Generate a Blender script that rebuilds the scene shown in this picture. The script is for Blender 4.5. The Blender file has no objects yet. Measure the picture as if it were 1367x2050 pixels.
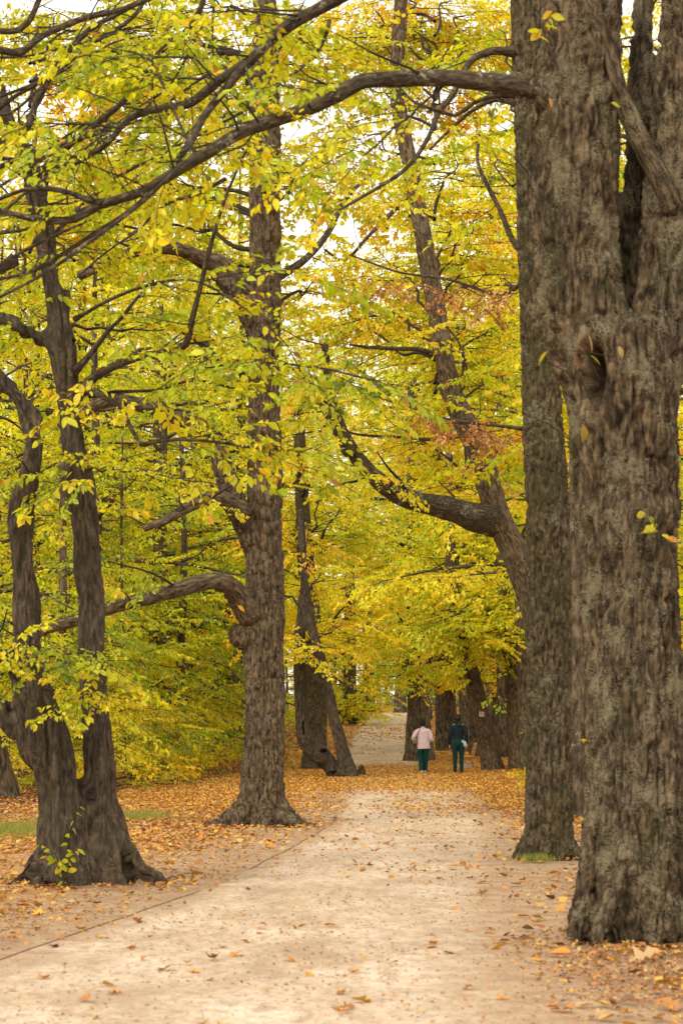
import bpy, bmesh, math, random
import numpy as np
from mathutils import Vector, Matrix

random.seed(7)
rng = np.random.default_rng(11)
S = bpy.context.scene
COL = S.collection

# ------------------------------------------------------------------ camera
F = 85 / 36 * 2050            # focal length in photo pixels
CAMH = 1.65
TILT = math.atan(415 / F)     # horizon lies 415 px under the middle of the frame
cam_d = bpy.data.cameras.new('camera')
cam = bpy.data.objects.new('camera', cam_d)
COL.objects.link(cam)
cam.location = (0, 0, CAMH)
cam.rotation_euler = (math.pi / 2 + TILT, 0, 0)
cam_d.sensor_fit = 'VERTICAL'
cam_d.sensor_height = 36
cam_d.sensor_width = 24
cam_d.lens = 85
cam_d.clip_start = 0.1
cam_d.clip_end = 3000
cam_d.dof.use_dof = True
cam_d.dof.focus_distance = 46
cam_d.dof.aperture_fstop = 4.5
S.camera = cam

# ------------------------------------------------------------------ sky, sun, exposure
SUN_EL, SUN_AZ = math.radians(37), math.radians(214)   # azimuth clockwise from +Y
W = bpy.data.worlds.new('World')
S.world = W
W.use_nodes = True
nt = W.node_tree
nt.nodes.clear()
o_ = nt.nodes.new('ShaderNodeOutputWorld')
bg = nt.nodes.new('ShaderNodeBackground')
sky = nt.nodes.new('ShaderNodeTexSky')
sky.sky_type = 'NISHITA'
sky.sun_disc = False
sky.sun_elevation = SUN_EL
sky.sun_rotation = SUN_AZ
hs = nt.nodes.new('ShaderNodeHueSaturation')
hs.inputs['Saturation'].default_value = 0.35
mx = nt.nodes.new('ShaderNodeMix')
mx.data_type = 'RGBA'
mx.inputs[0].default_value = 0.72
mx.inputs[7].default_value = (12.4, 11.5, 9.9, 1)      # bright overcast layer
nt.links.new(sky.outputs[0], hs.inputs['Color'])
nt.links.new(hs.outputs[0], mx.inputs[6])
nt.links.new(mx.outputs[2], bg.inputs[0])
bg.inputs[1].default_value = 0.12
nt.links.new(bg.outputs[0], o_.inputs[0])

sl = bpy.data.lights.new('sun', 'SUN')
sl.energy = 1.5
sl.angle = math.radians(11)
sl.color = (1.0, 0.88, 0.70)
so = bpy.data.objects.new('sun', sl)
COL.objects.link(so)
sd = Vector((math.sin(SUN_AZ) * math.cos(SUN_EL), math.cos(SUN_AZ) * math.cos(SUN_EL), math.sin(SUN_EL)))
so.rotation_euler = sd.to_track_quat('Z', 'Y').to_euler()
so.location = (0, 0, 40)

S.view_settings.view_transform = 'Standard'
S.view_settings.look = 'None'
S.view_settings.gamma = 1
S.view_settings.use_curve_mapping = False
S.view_settings.exposure = 0.56
cy = S.cycles
cy.max_bounces = 7
cy.diffuse_bounces = 4
cy.glossy_bounces = 2
cy.transmission_bounces = 4
cy.caustics_reflective = False
cy.caustics_refractive = False
cy.use_denoising = True
try:
    cy.denoiser = 'OPENIMAGEDENOISE'
    cy.denoising_input_passes = 'RGB_ALBEDO_NORMAL'
    cy.denoising_prefilter = 'ACCURATE'
except Exception:
    pass

# ------------------------------------------------------------------ helpers: geometry
CT, ST = math.cos(TILT), math.sin(TILT)


def P(px, py, d):
    """photo pixel at distance d (metres along +Y) -> world point"""
    u, v = px - 683.5, 1025 - py
    dy = F * CT - v * ST
    dz = F * ST + v * CT
    k = d / dy
    return np.array((u * k, d, CAMH + dz * k))


def sstep(a, b, x):
    t = np.clip((x - a) / (b - a), 0, 1)
    return t * t * (3 - 2 * t)


def terr(x, y):
    x = np.asarray(x, float)
    y = np.asarray(y, float)
    z = 2.05 * sstep(85, 165, y) + 0.006 * np.maximum(y - 165, 0)
    z = z + 0.55 * sstep(-5.0, -13.0, x) * sstep(38, 70, y)
    z = z + 0.35 * sstep(4.0, 12.0, x) * sstep(30, 70, y)
    z = z + 0.05 * np.sin(x * 0.5 + 1.3) * np.sin(y * 0.21) * sstep(1.5, 6, np.abs(x - 1))
    return z


_tab = np.random.default_rng(5).random(65536)


def vnoise(p, seed=0):
    p = np.asarray(p, float)
    i = np.floor(p).astype(np.int64)
    f = p - i
    u = f * f * (3 - 2 * f)
    out = 0
    for dx in (0, 1):
        for dy in (0, 1):
            for dz in (0, 1):
                h = ((i[:, 0] + dx) * 73856093 ^ (i[:, 1] + dy) * 19349663 ^ (i[:, 2] + dz) * 83492791 ^ (seed * 2654435)) & 65535
                w = (u[:, 0] if dx else 1 - u[:, 0]) * (u[:, 1] if dy else 1 - u[:, 1]) * (u[:, 2] if dz else 1 - u[:, 2])
                out = out + w * _tab[h]
    return out


def ground_at(px, py):
    """distance at which the ray through a pixel meets the terrain"""
    lo = 8.0
    for d in np.arange(8, 260, 0.25):
        p = P(px, py, d)
        if p[2] <= float(terr(p[0], p[1])):
            return float(d)
    return 260.0


def mesh_np(name, verts, faces, mat=None, smooth=False):
    """faces: (n,k) int array or list of arrays (mixed sizes)"""
    me = bpy.data.meshes.new(name)
    if isinstance(faces, np.ndarray):
        faces = [faces]
    faces = [f for f in faces if len(f)]
    nv = len(verts)
    tot = np.concatenate([np.full(len(f), f.shape[1], np.int32) for f in faces])
    idx = np.concatenate([f.reshape(-1) for f in faces]).astype(np.int32)
    st = np.concatenate([[0], np.cumsum(tot)[:-1]]).astype(np.int32)
    me.vertices.add(nv)
    me.vertices.foreach_set('co', np.ascontiguousarray(verts, np.float32).reshape(-1))
    me.loops.add(len(idx))
    me.loops.foreach_set('vertex_index', idx)
    me.polygons.add(len(tot))
    me.polygons.foreach_set('loop_start', st)
    me.polygons.foreach_set('loop_total', tot)
    if smooth:
        me.polygons.foreach_set('use_smooth', np.ones(len(tot), bool))
    me.update(calc_edges=True)
    if mat:
        me.materials.append(mat)
    return me


def fattr(me, name, arr, domain='FACE', kind='FLOAT_COLOR'):
    a = me.attributes.new(name, kind, domain)
    if kind == 'FLOAT_COLOR':
        arr = np.concatenate([arr, np.ones((len(arr), 1))], 1) if arr.shape[1] == 3 else arr
        a.data.foreach_set('color', np.ascontiguousarray(arr, np.float32).reshape(-1))
    elif kind == 'FLOAT_VECTOR':
        a.data.foreach_set('vector', np.ascontiguousarray(arr, np.float32).reshape(-1))
    else:
        a.data.foreach_set('value', np.ascontiguousarray(arr, np.float32).reshape(-1))


def link(name, me, parent=None, kind=None):
    o = bpy.data.objects.new(name, me)
    COL.objects.link(o)
    if parent:
        o.parent = parent
    if kind:
        o['kind'] = kind
    return o


def thing(name, label, cat, loc=(0, 0, 0), group=None, rotz=0.0):
    o = bpy.data.objects.new(name, None)
    COL.objects.link(o)
    o.location = [float(c) for c in loc]
    o.rotation_euler = (0, 0, rotz)
    o.empty_display_size = 0.3
    tag(o, label, cat, group)
    return o


def tag(o, label, cat, group=None):
    o['label'] = label
    o['category'] = cat
    if group:
        o['group'] = group
    return o


def catmull(pts, rad, step):
    pts = np.asarray(pts, float)
    rad = np.asarray(rad, float)
    n = len(pts)
    if n == 2:
        m = max(2, int(np.linalg.norm(pts[1] - pts[0]) / step) + 1)
        t = np.linspace(0, 1, m)[:, None]
        return pts[0] * (1 - t) + pts[1] * t, np.interp(t[:, 0], [0, 1], rad)
    e = np.vstack([2 * pts[0] - pts[1], pts, 2 * pts[-1] - pts[-2]])
    op, orr = [], []
    for i in range(n - 1):
        p0, p1, p2, p3 = e[i:i + 4]
        m = max(1, int(round(np.linalg.norm(p2 - p1) / step)))
        t = (np.arange(m) / m)[:, None]
        op.append(0.5 * (2 * p1 + (p2 - p0) * t + (2 * p0 - 5 * p1 + 4 * p2 - p3) * t ** 2 + (3 * p1 - p0 - 3 * p2 + p3) * t ** 3))
        tt = t[:, 0]
        orr.append(rad[i] + (rad[i + 1] - rad[i]) * tt * tt * (3 - 2 * tt))
    op.append(pts[-1:])
    orr.append(rad[-1:])
    return np.vstack(op), np.concatenate(orr)


def frames(pts):
    t = np.gradient(pts, axis=0)
    t /= np.linalg.norm(t, axis=1)[:, None] + 1e-9
    N = np.zeros_like(t)
    ref = np.array((1.0, 0.02, 0.01)) if abs(t[0][0]) < 0.85 else np.array((0.0, 1.0, 0.02))
    v = ref - t[0] * ref.dot(t[0])
    v /= np.linalg.norm(v)
    for i in range(len(t)):
        v = v - t[i] * v.dot(t[i])
        v /= np.linalg.norm(v)
        N[i] = v
    return t, N, np.cross(t, N)


def tube(pts, rad, sides=10, step=0.1, cap=True, bark=0.0, seed=0, lump=0.0, flare=None, close=True):
    """-> verts, faces list, bark coordinates"""
    p, r = catmull(pts, rad, step)
    t, N, B = frames(p)
    n = len(p)
    s = np.concatenate([[0], np.cumsum(np.linalg.norm(np.diff(p, axis=0), axis=1))])
    th = np.arange(sides) / sides * 2 * math.pi
    c, sn = np.cos(th), np.sin(th)
    rr = np.repeat(r[:, None], sides, 1)
    if flare:                                  # (amount, height, lobes)
        a, h, k = flare
        ph = random.random() * 6
        lob = 0.55 + 0.45 * np.cos(k * th + ph) + 0.25 * np.cos((k + 2) * th + ph * 2.3)
        rr = rr * (1 + a * np.exp(-s / h)[:, None] * np.clip(lob, 0.1, 2)[None])
    bx = np.stack([np.tile(c, n) * np.repeat(r, sides), np.tile(sn, n) * np.repeat(r, sides), np.repeat(s, sides)], 1)
    if lump:
        rr = rr * (1 + lump * (vnoise(bx * np.array((6, 6, 2.0)) / max(0.2, r.mean() * 3), seed).reshape(n, sides) - 0.5))
    if bark:
        rr = rr + barkd(bx, seed).reshape(n, sides) * bark
    v = p[:, None] + rr[:, :, None] * (c[None, :, None] * N[:, None] + sn[None, :, None] * B[:, None])
    v = v.reshape(-1, 3)
    i = np.arange(n - 1)[:, None] * sides
    j = np.arange(sides)[None]
    k = (j + 1) % sides
    f = np.stack([i + j, i + k, i + sides + k, i + sides + j], -1).reshape(-1, 4)
    fl = [f]
    if cap:
        v = np.vstack([v, p[:1], p[-1:] + t[-1:] * r[-1] * 0.6])
        bx = np.vstack([bx, bx[:1], bx[-1:]])
        a0, a1 = n * sides, n * sides + 1
        jj = np.arange(sides)
        kk = (jj + 1) % sides
        fl.append(np.stack([kk, jj, np.full(sides, a0)], 1))
        o = (n - 1) * sides
        fl.append(np.stack([o + jj, o + kk, np.full(sides, a1)], 1))
    return v, fl, bx


def barkd(b, seed=0, fx=17.0, fz=4.2):
    """furrowed bark height in roughly -1..0.4 for coordinates in metres"""
    q = b + 0.03 * np.stack([vnoise(b * 9, seed + 1), vnoise(b * 9 + 7, seed + 2), vnoise(b * 9 + 3, seed + 3) * 3], 1)
    n1 = np.abs(vnoise(q * np.array((fx, fx, fz)), seed) * 2 - 1)
    n2 = np.abs(vnoise(q * np.array((fx * 1.1, fx * 1.1, fz * 3.0)) + 31, seed + 5) * 2 - 1)
    fur = 1 - sstep(0.02, 0.36, n1)
    cr = 1 - sstep(0.0, 0.26, n2)
    plate = vnoise(b * np.array((fx * 0.9, fx * 0.9, fz * 1.6)) + 11, seed + 7) - 0.5
    fine = vnoise(b * np.array((60, 60, 30)), seed + 9) - 0.5
    return -fur * 1.1 - cr * 0.40 + plate * 0.55 + fine * 0.5 + 0.25


def join(parts):
    vs, fs, bs, off = [], [], [], 0
    for v, fl, b in parts:
        vs.append(v)
        bs.append(b)
        fs += [f + off for f in fl]
        off += len(v)
    return np.vstack(vs), fs, np.vstack(bs)


def remesh(parts, voxel, smooth_it, disp, name, mat, seed=0):
    """fuse tubes into one skin, then carve bark into it"""
    v, f, b = join(parts)
    me = mesh_np('tmp', v, f)
    o = bpy.data.objects.new('tmp', me)
    COL.objects.link(o)
    m = o.modifiers.new('r', 'REMESH')
    m.mode = 'VOXEL'
    m.voxel_size = voxel
    m.use_smooth_shade = True
    if smooth_it:
        s_ = o.modifiers.new('s', 'SMOOTH')
        s_.iterations = smooth_it
        s_.factor = 0.6
    dg = bpy.context.evaluated_depsgraph_get()
    ev = o.evaluated_get(dg)
    out = bpy.data.meshes.new_from_object(ev)
    bpy.data.objects.remove(o)
    bpy.data.meshes.remove(me)
    n = len(out.vertices)
    co = np.empty(n * 3, np.float32)
    out.vertices.foreach_get('co', co)
    co = co.reshape(-1, 3).astype(float)
    no = np.empty(n * 3, np.float32)
    out.vertex_normals.foreach_get('vector', no)
    no = no.reshape(-1, 3)
    co2 = co + no * disp(co)[:, None]
    out.vertices.foreach_set('co', np.ascontiguousarray(co2, np.float32).reshape(-1))
    fattr(out, 'bark', co, 'POINT', 'FLOAT_VECTOR')
    out.polygons.foreach_set('use_smooth', np.ones(len(out.polygons), bool))
    out.update()
    out.name = name
    out.materials.clear()
    out.materials.append(mat)
    return out


# ------------------------------------------------------------------ helpers: materials
def mat_new(name):
    m = bpy.data.materials.new(name)
    m.use_nodes = True
    n = m.node_tree
    n.nodes.clear()
    out = n.nodes.new('ShaderNodeOutputMaterial')
    return m, n, out


def nd(n, t, **kw):
    x = n.nodes.new(t)
    for k, v in kw.items():
        if hasattr(x, k) and k not in ('inputs',):
            setattr(x, k, v)
    return x


def noise(n, vec, scale, detail=4, rough=0.55, dist=0.0):
    x = n.nodes.new('ShaderNodeTexNoise')
    x.inputs['Scale'].default_value = scale
    x.inputs['Detail'].default_value = detail
    x.inputs['Roughness'].default_value = rough
    x.inputs['Distortion'].default_value = dist
    if vec is not None:
        n.links.new(vec, x.inputs['Vector'])
    return x.outputs[0]


def ramp(n, fac, stops):
    x = n.nodes.new('ShaderNodeValToRGB')
    e = x.color_ramp.elements
    while len(e) < len(stops):
        e.new(0.5)
    for i, (p, c) in enumerate(stops):
        e[i].position = p
        e[i].color = (*c, 1) if len(c) == 3 else c
    n.links.new(fac, x.inputs[0])
    return x.outputs[0]


def mixc(n, fac, a, b, mode='MIX'):
    x = n.nodes.new('ShaderNodeMix')
    x.data_type = 'RGBA'
    x.blend_type = mode
    for sock, v in ((x.inputs[0], fac), (x.inputs[6], a), (x.inputs[7], b)):
        if isinstance(v, (int, float)):
            sock.default_value = v
        elif isinstance(v, tuple):
            sock.default_value = (*v, 1) if len(v) == 3 else v
        else:
            n.links.new(v, sock)
    return x.outputs[2]


def mapv(n, vec, scale):
    x = n.nodes.new('ShaderNodeMapping')
    x.inputs['Scale'].default_value = scale
    n.links.new(vec, x.inputs[0])
    return x.outputs[0]


def bark_mat(name, dark, mid, light, moss=(0.05, 0.055, 0.020), mossy=0.25, lichen=(0.3, 0.29, 0.22), lich=0.3, bump=0.6, scale=1.0, zs=7.5, lsc=28):
    m, n, out = mat_new(name)
    at = nd(n, 'ShaderNodeAttribute')
    at.attribute_name = 'bark'
    v = at.outputs['Vector']
    vs = mapv(n, v, (22 * scale, 22 * scale, zs * scale))
    n1 = noise(n, vs, 1.0, 6, 0.65, 0.4)
    c = ramp(n, n1, [(0.36, dark), (0.5, mid), (0.64, light)])
    big = noise(n, mapv(n, v, (2.2, 2.2, 0.9)), 1.0, 4)
    c = mixc(n, ramp(n, big, [(0.3, (0, 0, 0)), (0.7, (0.55, 0.55, 0.55))]), c, mixc(n, 1.0, c, (1.7, 1.5, 1.25), 'MULTIPLY'))
    mo = noise(n, mapv(n, v, (3.1, 3.1, 1.1)), 1.0, 5, 0.6)
    fm = ramp(n, mo, [(0.62 - 0.35 * mossy, (0, 0, 0)), (0.80 - 0.25 * mossy, (0.7, 0.7, 0.7))])
    c = mixc(n, fm, c, moss)
    ln = noise(n, v, lsc, 4, 0.7)
    lz = noise(n, v, 3.0, 2)
    mul = n.nodes.new('ShaderNodeMath')
    mul.operation = 'MULTIPLY'
    n.links.new(ln, mul.inputs[0])
    n.links.new(lz, mul.inputs[1])
    fl = ramp(n, mul.outputs[0], [(0.36 - 0.18 * lich, (0, 0, 0)), (0.44 - 0.18 * lich, (0.75, 0.75, 0.75))])
    c = mixc(n, fl, c, lichen)
    b = nd(n, 'ShaderNodeBsdfPrincipled')
    b.inputs['Roughness'].default_value = 0.92
    b.inputs['Specular IOR Level'].default_value = 0.15
    n.links.new(c, b.inputs['Base Color'])
    bp = nd(n, 'ShaderNodeBump')
    bp.inputs['Strength'].default_value = bump
    bp.inputs['Distance'].default_value = 0.035
    nf = noise(n, mapv(n, v, (55 * scale, 55 * scale, 28 * scale)), 1.0, 5, 0.7)
    ad = n.nodes.new('ShaderNodeMath')
    n.links.new(n1, ad.inputs[0])
    n.links.new(nf, ad.inputs[1])
    n.links.new(ad.outputs[0], bp.inputs['Height'])
    n.links.new(bp.outputs[0], b.inputs['Normal'])
    n.links.new(b.outputs[0], out.inputs[0])
    return m


def leaf_mat(name, attr=True, trans=0.5, rough=0.45):
    m, n, out = mat_new(name)
    oi = nd(n, 'ShaderNodeObjectInfo')
    if attr:
        at = nd(n, 'ShaderNodeAttribute')
        at.attribute_name = 'leafcol'
        c = mixc(n, 1.0, at.outputs['Color'], oi.outputs['Color'], 'MULTIPLY')
    else:
        c = oi.outputs['Color']
    df = nd(n, 'ShaderNodeBsdfDiffuse')
    tr = nd(n, 'ShaderNodeBsdfTranslucent')
    gl = nd(n, 'ShaderNodeBsdfGlossy')
    gl.inputs['Roughness'].default_value = rough
    gl.inputs['Color'].default_value = (1, 1, 1, 1)
    n.links.new(c, df.inputs[0])
    n.links.new(mixc(n, 1.0, c, (1.15, 1.12, 0.6), 'MULTIPLY'), tr.inputs[0])
    m1 = nd(n, 'ShaderNodeMixShader')
    m1.inputs[0].default_value = trans
    n.links.new(df.outputs[0], m1.inputs[1])
    n.links.new(tr.outputs[0], m1.inputs[2])
    m2 = nd(n, 'ShaderNodeMixShader')
    m2.inputs[0].default_value = 0.022
    n.links.new(m1.outputs[0], m2.inputs[1])
    n.links.new(gl.outputs[0], m2.inputs[2])
    n.links.new(m2.outputs[0], out.inputs[0])
    return m


def plain_mat(name, col, rough=0.8, var=0.25, scale=30, bump=0.0, spec=0.2):
    m, n, out = mat_new(name)
    tc = nd(n, 'ShaderNodeTexCoord')
    nz = noise(n, tc.outputs['Object'], scale, 4)
    c = ramp(n, nz, [(0.3, tuple(x * (1 - var) for x in col)), (0.7, tuple(min(1, x * (1 + var)) for x in col))])
    b = nd(n, 'ShaderNodeBsdfPrincipled')
    b.inputs['Roughness'].default_value = rough
    b.inputs['Specular IOR Level'].default_value = spec
    n.links.new(c, b.inputs['Base Color'])
    if bump:
        bp = nd(n, 'ShaderNodeBump')
        bp.inputs['Strength'].default_value = bump
        bp.inputs['Distance'].default_value = 0.02
        n.links.new(nz, bp.inputs['Height'])
        n.links.new(bp.outputs[0], b.inputs['Normal'])
    n.links.new(b.outputs[0], out.inputs[0])
    return m


M = {}
M['bark_big'] = bark_mat('bark_lichen_crusted', (0.015, 0.011, 0.008), (0.078, 0.059, 0.039), (0.205, 0.158, 0.10), mossy=0.25, lichen=(0.27, 0.235, 0.15), lich=0.58, bump=1.0, scale=1.2, zs=5.5, lsc=62)
M['bark_mid'] = bark_mat('bark_grey_furrowed', (0.026, 0.019, 0.013), (0.092, 0.068, 0.044), (0.20, 0.15, 0.096), mossy=0.2, lichen=(0.20, 0.18, 0.13), lich=0.25, bump=1.0)
M['bark_mossy'] = bark_mat('bark_mossy_furrowed', (0.018, 0.014, 0.010), (0.080, 0.063, 0.040), (0.18, 0.145, 0.09), moss=(0.058, 0.056, 0.022), mossy=0.6, lichen=(0.22, 0.20, 0.14), lich=0.3, bump=1.0, zs=9)
M['bark_hornbeam'] = bark_mat('bark_dark_fluted', (0.021, 0.018, 0.015), (0.052, 0.042, 0.032), (0.10, 0.078, 0.057), mossy=0.2, lichen=(0.17, 0.12, 0.085), lich=0.22, bump=0.5)
M['bark_far'] = bark_mat('bark_far_brown', (0.022, 0.017, 0.012), (0.072, 0.055, 0.039), (0.15, 0.115, 0.08), mossy=0.25, lich=0.1, bump=0.5, scale=0.6)
M['twig'] = plain_mat('twig_bark', (0.035, 0.026, 0.02), 0.9, 0.4, 40)
M['branch'] = bark_mat('bark_branch', (0.020, 0.016, 0.012), (0.05, 0.039, 0.028), (0.11, 0.085, 0.058), mossy=0.3, lich=0.3, bump=0.5, scale=1.6)
M['rot'] = plain_mat('rotten_wood_hollow', (0.012, 0.009, 0.007), 1.0, 0.5, 25, 0.6)
M['leaf'] = leaf_mat('autumn_leaf')
M['leaf1'] = leaf_mat('autumn_leaf_single', False)
M['dead'] = leaf_mat('dry_brown_leaf', True, 0.15, 0.6)
M['litter'] = leaf_mat('fallen_leaf_litter', True, 0.12, 0.5)
M['litter1'] = leaf_mat('fallen_leaf_single', False, 0.12, 0.5)


# ------------------------------------------------------------------ ground, path
def dirt_colour(n, p):
    n1 = noise(n, p, 3.0, 7, 0.7)
    n2 = noise(n, p, 38, 4, 0.7)
    dirt = ramp(n, n1, [(0.3, (0.26, 0.165, 0.095)), (0.5, (0.40, 0.27, 0.165)), (0.7, (0.52, 0.38, 0.25))])
    return mixc(n, ramp(n, n2, [(0.35, (0.5, 0.5, 0.5)), (0.55, (0, 0, 0))]), dirt, (0.13, 0.082, 0.055))


def soil_material():
    m, n, out = mat_new('woodland_floor')
    g = nd(n, 'ShaderNodeNewGeometry')
    p = g.outputs['Position']
    at = nd(n, 'ShaderNodeAttribute')
    at.attribute_name = 'cover'
    sp = nd(n, 'ShaderNodeSeparateColor')
    n.links.new(at.outputs['Color'], sp.inputs[0])
    n2 = noise(n, p, 45, 4, 0.7)
    dirt = dirt_colour(n, p)
    vo = nd(n, 'ShaderNodeTexVoronoi')
    vo.inputs['Scale'].default_value = 16
    n.links.new(p, vo.inputs['Vector'])
    vs = nd(n, 'ShaderNodeSeparateColor')
    n.links.new(vo.outputs['Color'], vs.inputs[0])
    lit = ramp(n, vs.outputs[0], [(0.0, (0.13, 0.06, 0.03)), (0.35, (0.30, 0.14, 0.045)), (0.6, (0.44, 0.23, 0.06)), (0.85, (0.55, 0.33, 0.10)), (1.0, (0.36, 0.25, 0.13))])
    # ragged edge of the leaf carpet
    f = n.nodes.new('ShaderNodeMath')
    f.operation = 'ADD'
    n.links.new(sp.outputs[0], f.inputs[0])
    n3 = noise(n, p, 3.2, 6, 0.7)
    mr = nd(n, 'ShaderNodeMapRange')
    mr.inputs[1].default_value = 0.25
    mr.inputs[2].default_value = 0.75
    mr.inputs[3].default_value = -0.45
    mr.inputs[4].default_value = 0.45
    n.links.new(n3, mr.inputs[0])
    n.links.new(mr.outputs[0], f.inputs[1])
    fr = ramp(n, f.outputs[0], [(0.42, (0, 0, 0)), (0.58, (1, 1, 1))])
    c = mixc(n, fr, dirt, lit)
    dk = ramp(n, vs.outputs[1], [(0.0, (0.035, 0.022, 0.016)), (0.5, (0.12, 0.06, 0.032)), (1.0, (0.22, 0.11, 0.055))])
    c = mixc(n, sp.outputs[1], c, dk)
    b = nd(n, 'ShaderNodeBsdfPrincipled')
    b.inputs['Roughness'].default_value = 0.95
    b.inputs['Specular IOR Level'].default_value = 0.1
    n.links.new(c, b.inputs['Base Color'])
    bp = nd(n, 'ShaderNodeBump')
    bp.inputs['Strength'].default_value = 0.7
    bp.inputs['Distance'].default_value = 0.03
    hm = mixc(n, 0.5, n2, vs.outputs[2])
    n.links.new(hm, bp.inputs['Height'])
    n.links.new(bp.outputs[0], b.inputs['Normal'])
    n.links.new(b.outputs[0], out.inputs[0])
    return m


def gravel_material():
    m, n, out = mat_new('pale_gravel')
    g = nd(n, 'ShaderNodeNewGeometry')
    p = g.outputs['Position']
    n1 = noise(n, mapv(n, p, (1.0, 0.45, 1.0)), 1.1, 7, 0.68)
    n2 = noise(n, p, 40, 5, 0.75)
    n3 = noise(n, mapv(n, p, (1.6, 0.8, 1)), 5.0, 6, 0.7)
    c = ramp(n, n1, [(0.36, (0.39, 0.285, 0.19)), (0.5, (0.53, 0.415, 0.30)), (0.64, (0.64, 0.525, 0.41))])
    c = mixc(n, ramp(n, n3, [(0.38, (0.8, 0.8, 0.8)), (0.54, (0, 0, 0))]), c, (0.36, 0.26, 0.175))
    n6 = noise(n, mapv(n, p, (2.0, 1.1, 1)), 9.0, 6, 0.75)
    c = mixc(n, ramp(n, n6, [(0.36, (0.7, 0.7, 0.7)), (0.47, (0, 0, 0))]), c, (0.29, 0.20, 0.135))
    at = nd(n, 'ShaderNodeAttribute')
    at.attribute_name = 'margin'
    sp = nd(n, 'ShaderNodeSeparateColor')
    n.links.new(at.outputs['Color'], sp.inputs[0])
    n5 = noise(n, p, 2.6, 7, 0.72)
    ad = nd(n, 'ShaderNodeMath')
    ad.operation = 'ADD'
    n.links.new(sp.outputs[0], ad.inputs[0])
    n.links.new(n5, ad.inputs[1])
    fm = ramp(n, ad.outputs[0], [(0.62, (1, 1, 1)), (1.0, (0, 0, 0))])
    c = mixc(n, fm, c, dirt_colour(n, p))
    c = mixc(n, ramp(n, n2, [(0.30, (0.5, 0.5, 0.5)), (0.46, (0, 0, 0))]), c, (0.27, 0.19, 0.13))
    vo = nd(n, 'ShaderNodeTexVoronoi')
    vo.inputs['Scale'].default_value = 55
    n.links.new(p, vo.inputs['Vector'])
    vs = nd(n, 'ShaderNodeSeparateColor')
    n.links.new(vo.outputs['Color'], vs.inputs[0])
    c = mixc(n, 0.35, c, mixc(n, 1.0, c, ramp(n, vs.outputs[0], [(0, (0.55, 0.53, 0.5)), (0.6, (1, 1, 1)), (1, (1.35, 1.32, 1.3))]), 'MULTIPLY'))
    b = nd(n, 'ShaderNodeBsdfPrincipled')
    b.inputs['Roughness'].default_value = 0.9
    b.inputs['Specular IOR Level'].default_value = 0.2
    n.links.new(c, b.inputs['Base Color'])
    bp = nd(n, 'ShaderNodeBump')
    bp.inputs['Strength'].default_value = 0.55
    bp.inputs['Distance'].default_value = 0.015
    n.links.new(mixc(n, 0.5, n2, vo.outputs['Distance']), bp.inputs['Height'])
    n.links.new(bp.outputs[0], b.inputs['Normal'])
    n.links.new(b.outputs[0], out.inputs[0])
    return m


# left and right edge of the gravel, read off the photo
PY = np.array([-10, 4, 10, 13, 16.6, 20, 24.6, 31, 38, 44, 50, 56, 62, 75, 90, 105, 125, 150, 175, 200, 240])
PL = np.array([-3.6, -3.4, -3.0, -2.75, -2.35, -1.85, -1.19, -0.65, -0.15, 0.03, 0.12, 0.15, 0.1, 0.0, 0.05, 0.25, 0.9, 1.9, 3.0, 4.4, 7.5])
PR = np.array([1.8, 1.6, 1.35, 1.25, 1.25, 1.4, 1.6, 2.1, 2.45, 2.65, 2.75, 2.9, 3.0, 3.0, 2.95, 3.1, 3.7, 4.6, 5.7, 7.2, 10.5])


def path_lr(y):
    return np.interp(y, PY, PL), np.interp(y, PY, PR)


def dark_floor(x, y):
    """dark brown leaf mould under the left wood"""
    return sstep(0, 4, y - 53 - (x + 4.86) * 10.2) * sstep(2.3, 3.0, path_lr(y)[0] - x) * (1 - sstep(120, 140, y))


def litter_density(x, y):
    """0..1 how closely fallen leaves cover the ground"""
    l, r = path_lr(y)
    onp = sstep(-0.2, 0.25, np.minimum(x - l, r - x))
    off = 1 - onp
    dist = np.maximum(np.maximum(l - x, x - r), 0)
    near = 0.14 + 0.42 * sstep(0.1, 1.8, dist)
    rt = sstep(-0.5, 1.0, x - r) * (0.35 * sstep(22, 30, y) + 0.6 * sstep(34, 48, y))
    lf = sstep(0.6, 2.4, l - x) * sstep(38, 46, y) * 0.9
    base = np.maximum(np.maximum(near, rt), lf) * off
    band = sstep(52, 60, y) * (1 - sstep(82, 92, y))
    base = np.maximum(base, band * (0.95 * off + 0.72 * onp))
    base = np.maximum(base, 0.6 * onp * sstep(112, 120, y) * (1 - sstep(128, 136, y)))
    far = sstep(88, 96, y)
    base = np.maximum(base, far * off * 0.8)
    base = np.maximum(base, onp * (0.028 + 0.10 * sstep(36, 46, y) * (1 - sstep(56, 62, y)) * sstep(0.3, 1.3, x - l)))
    return base


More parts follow.
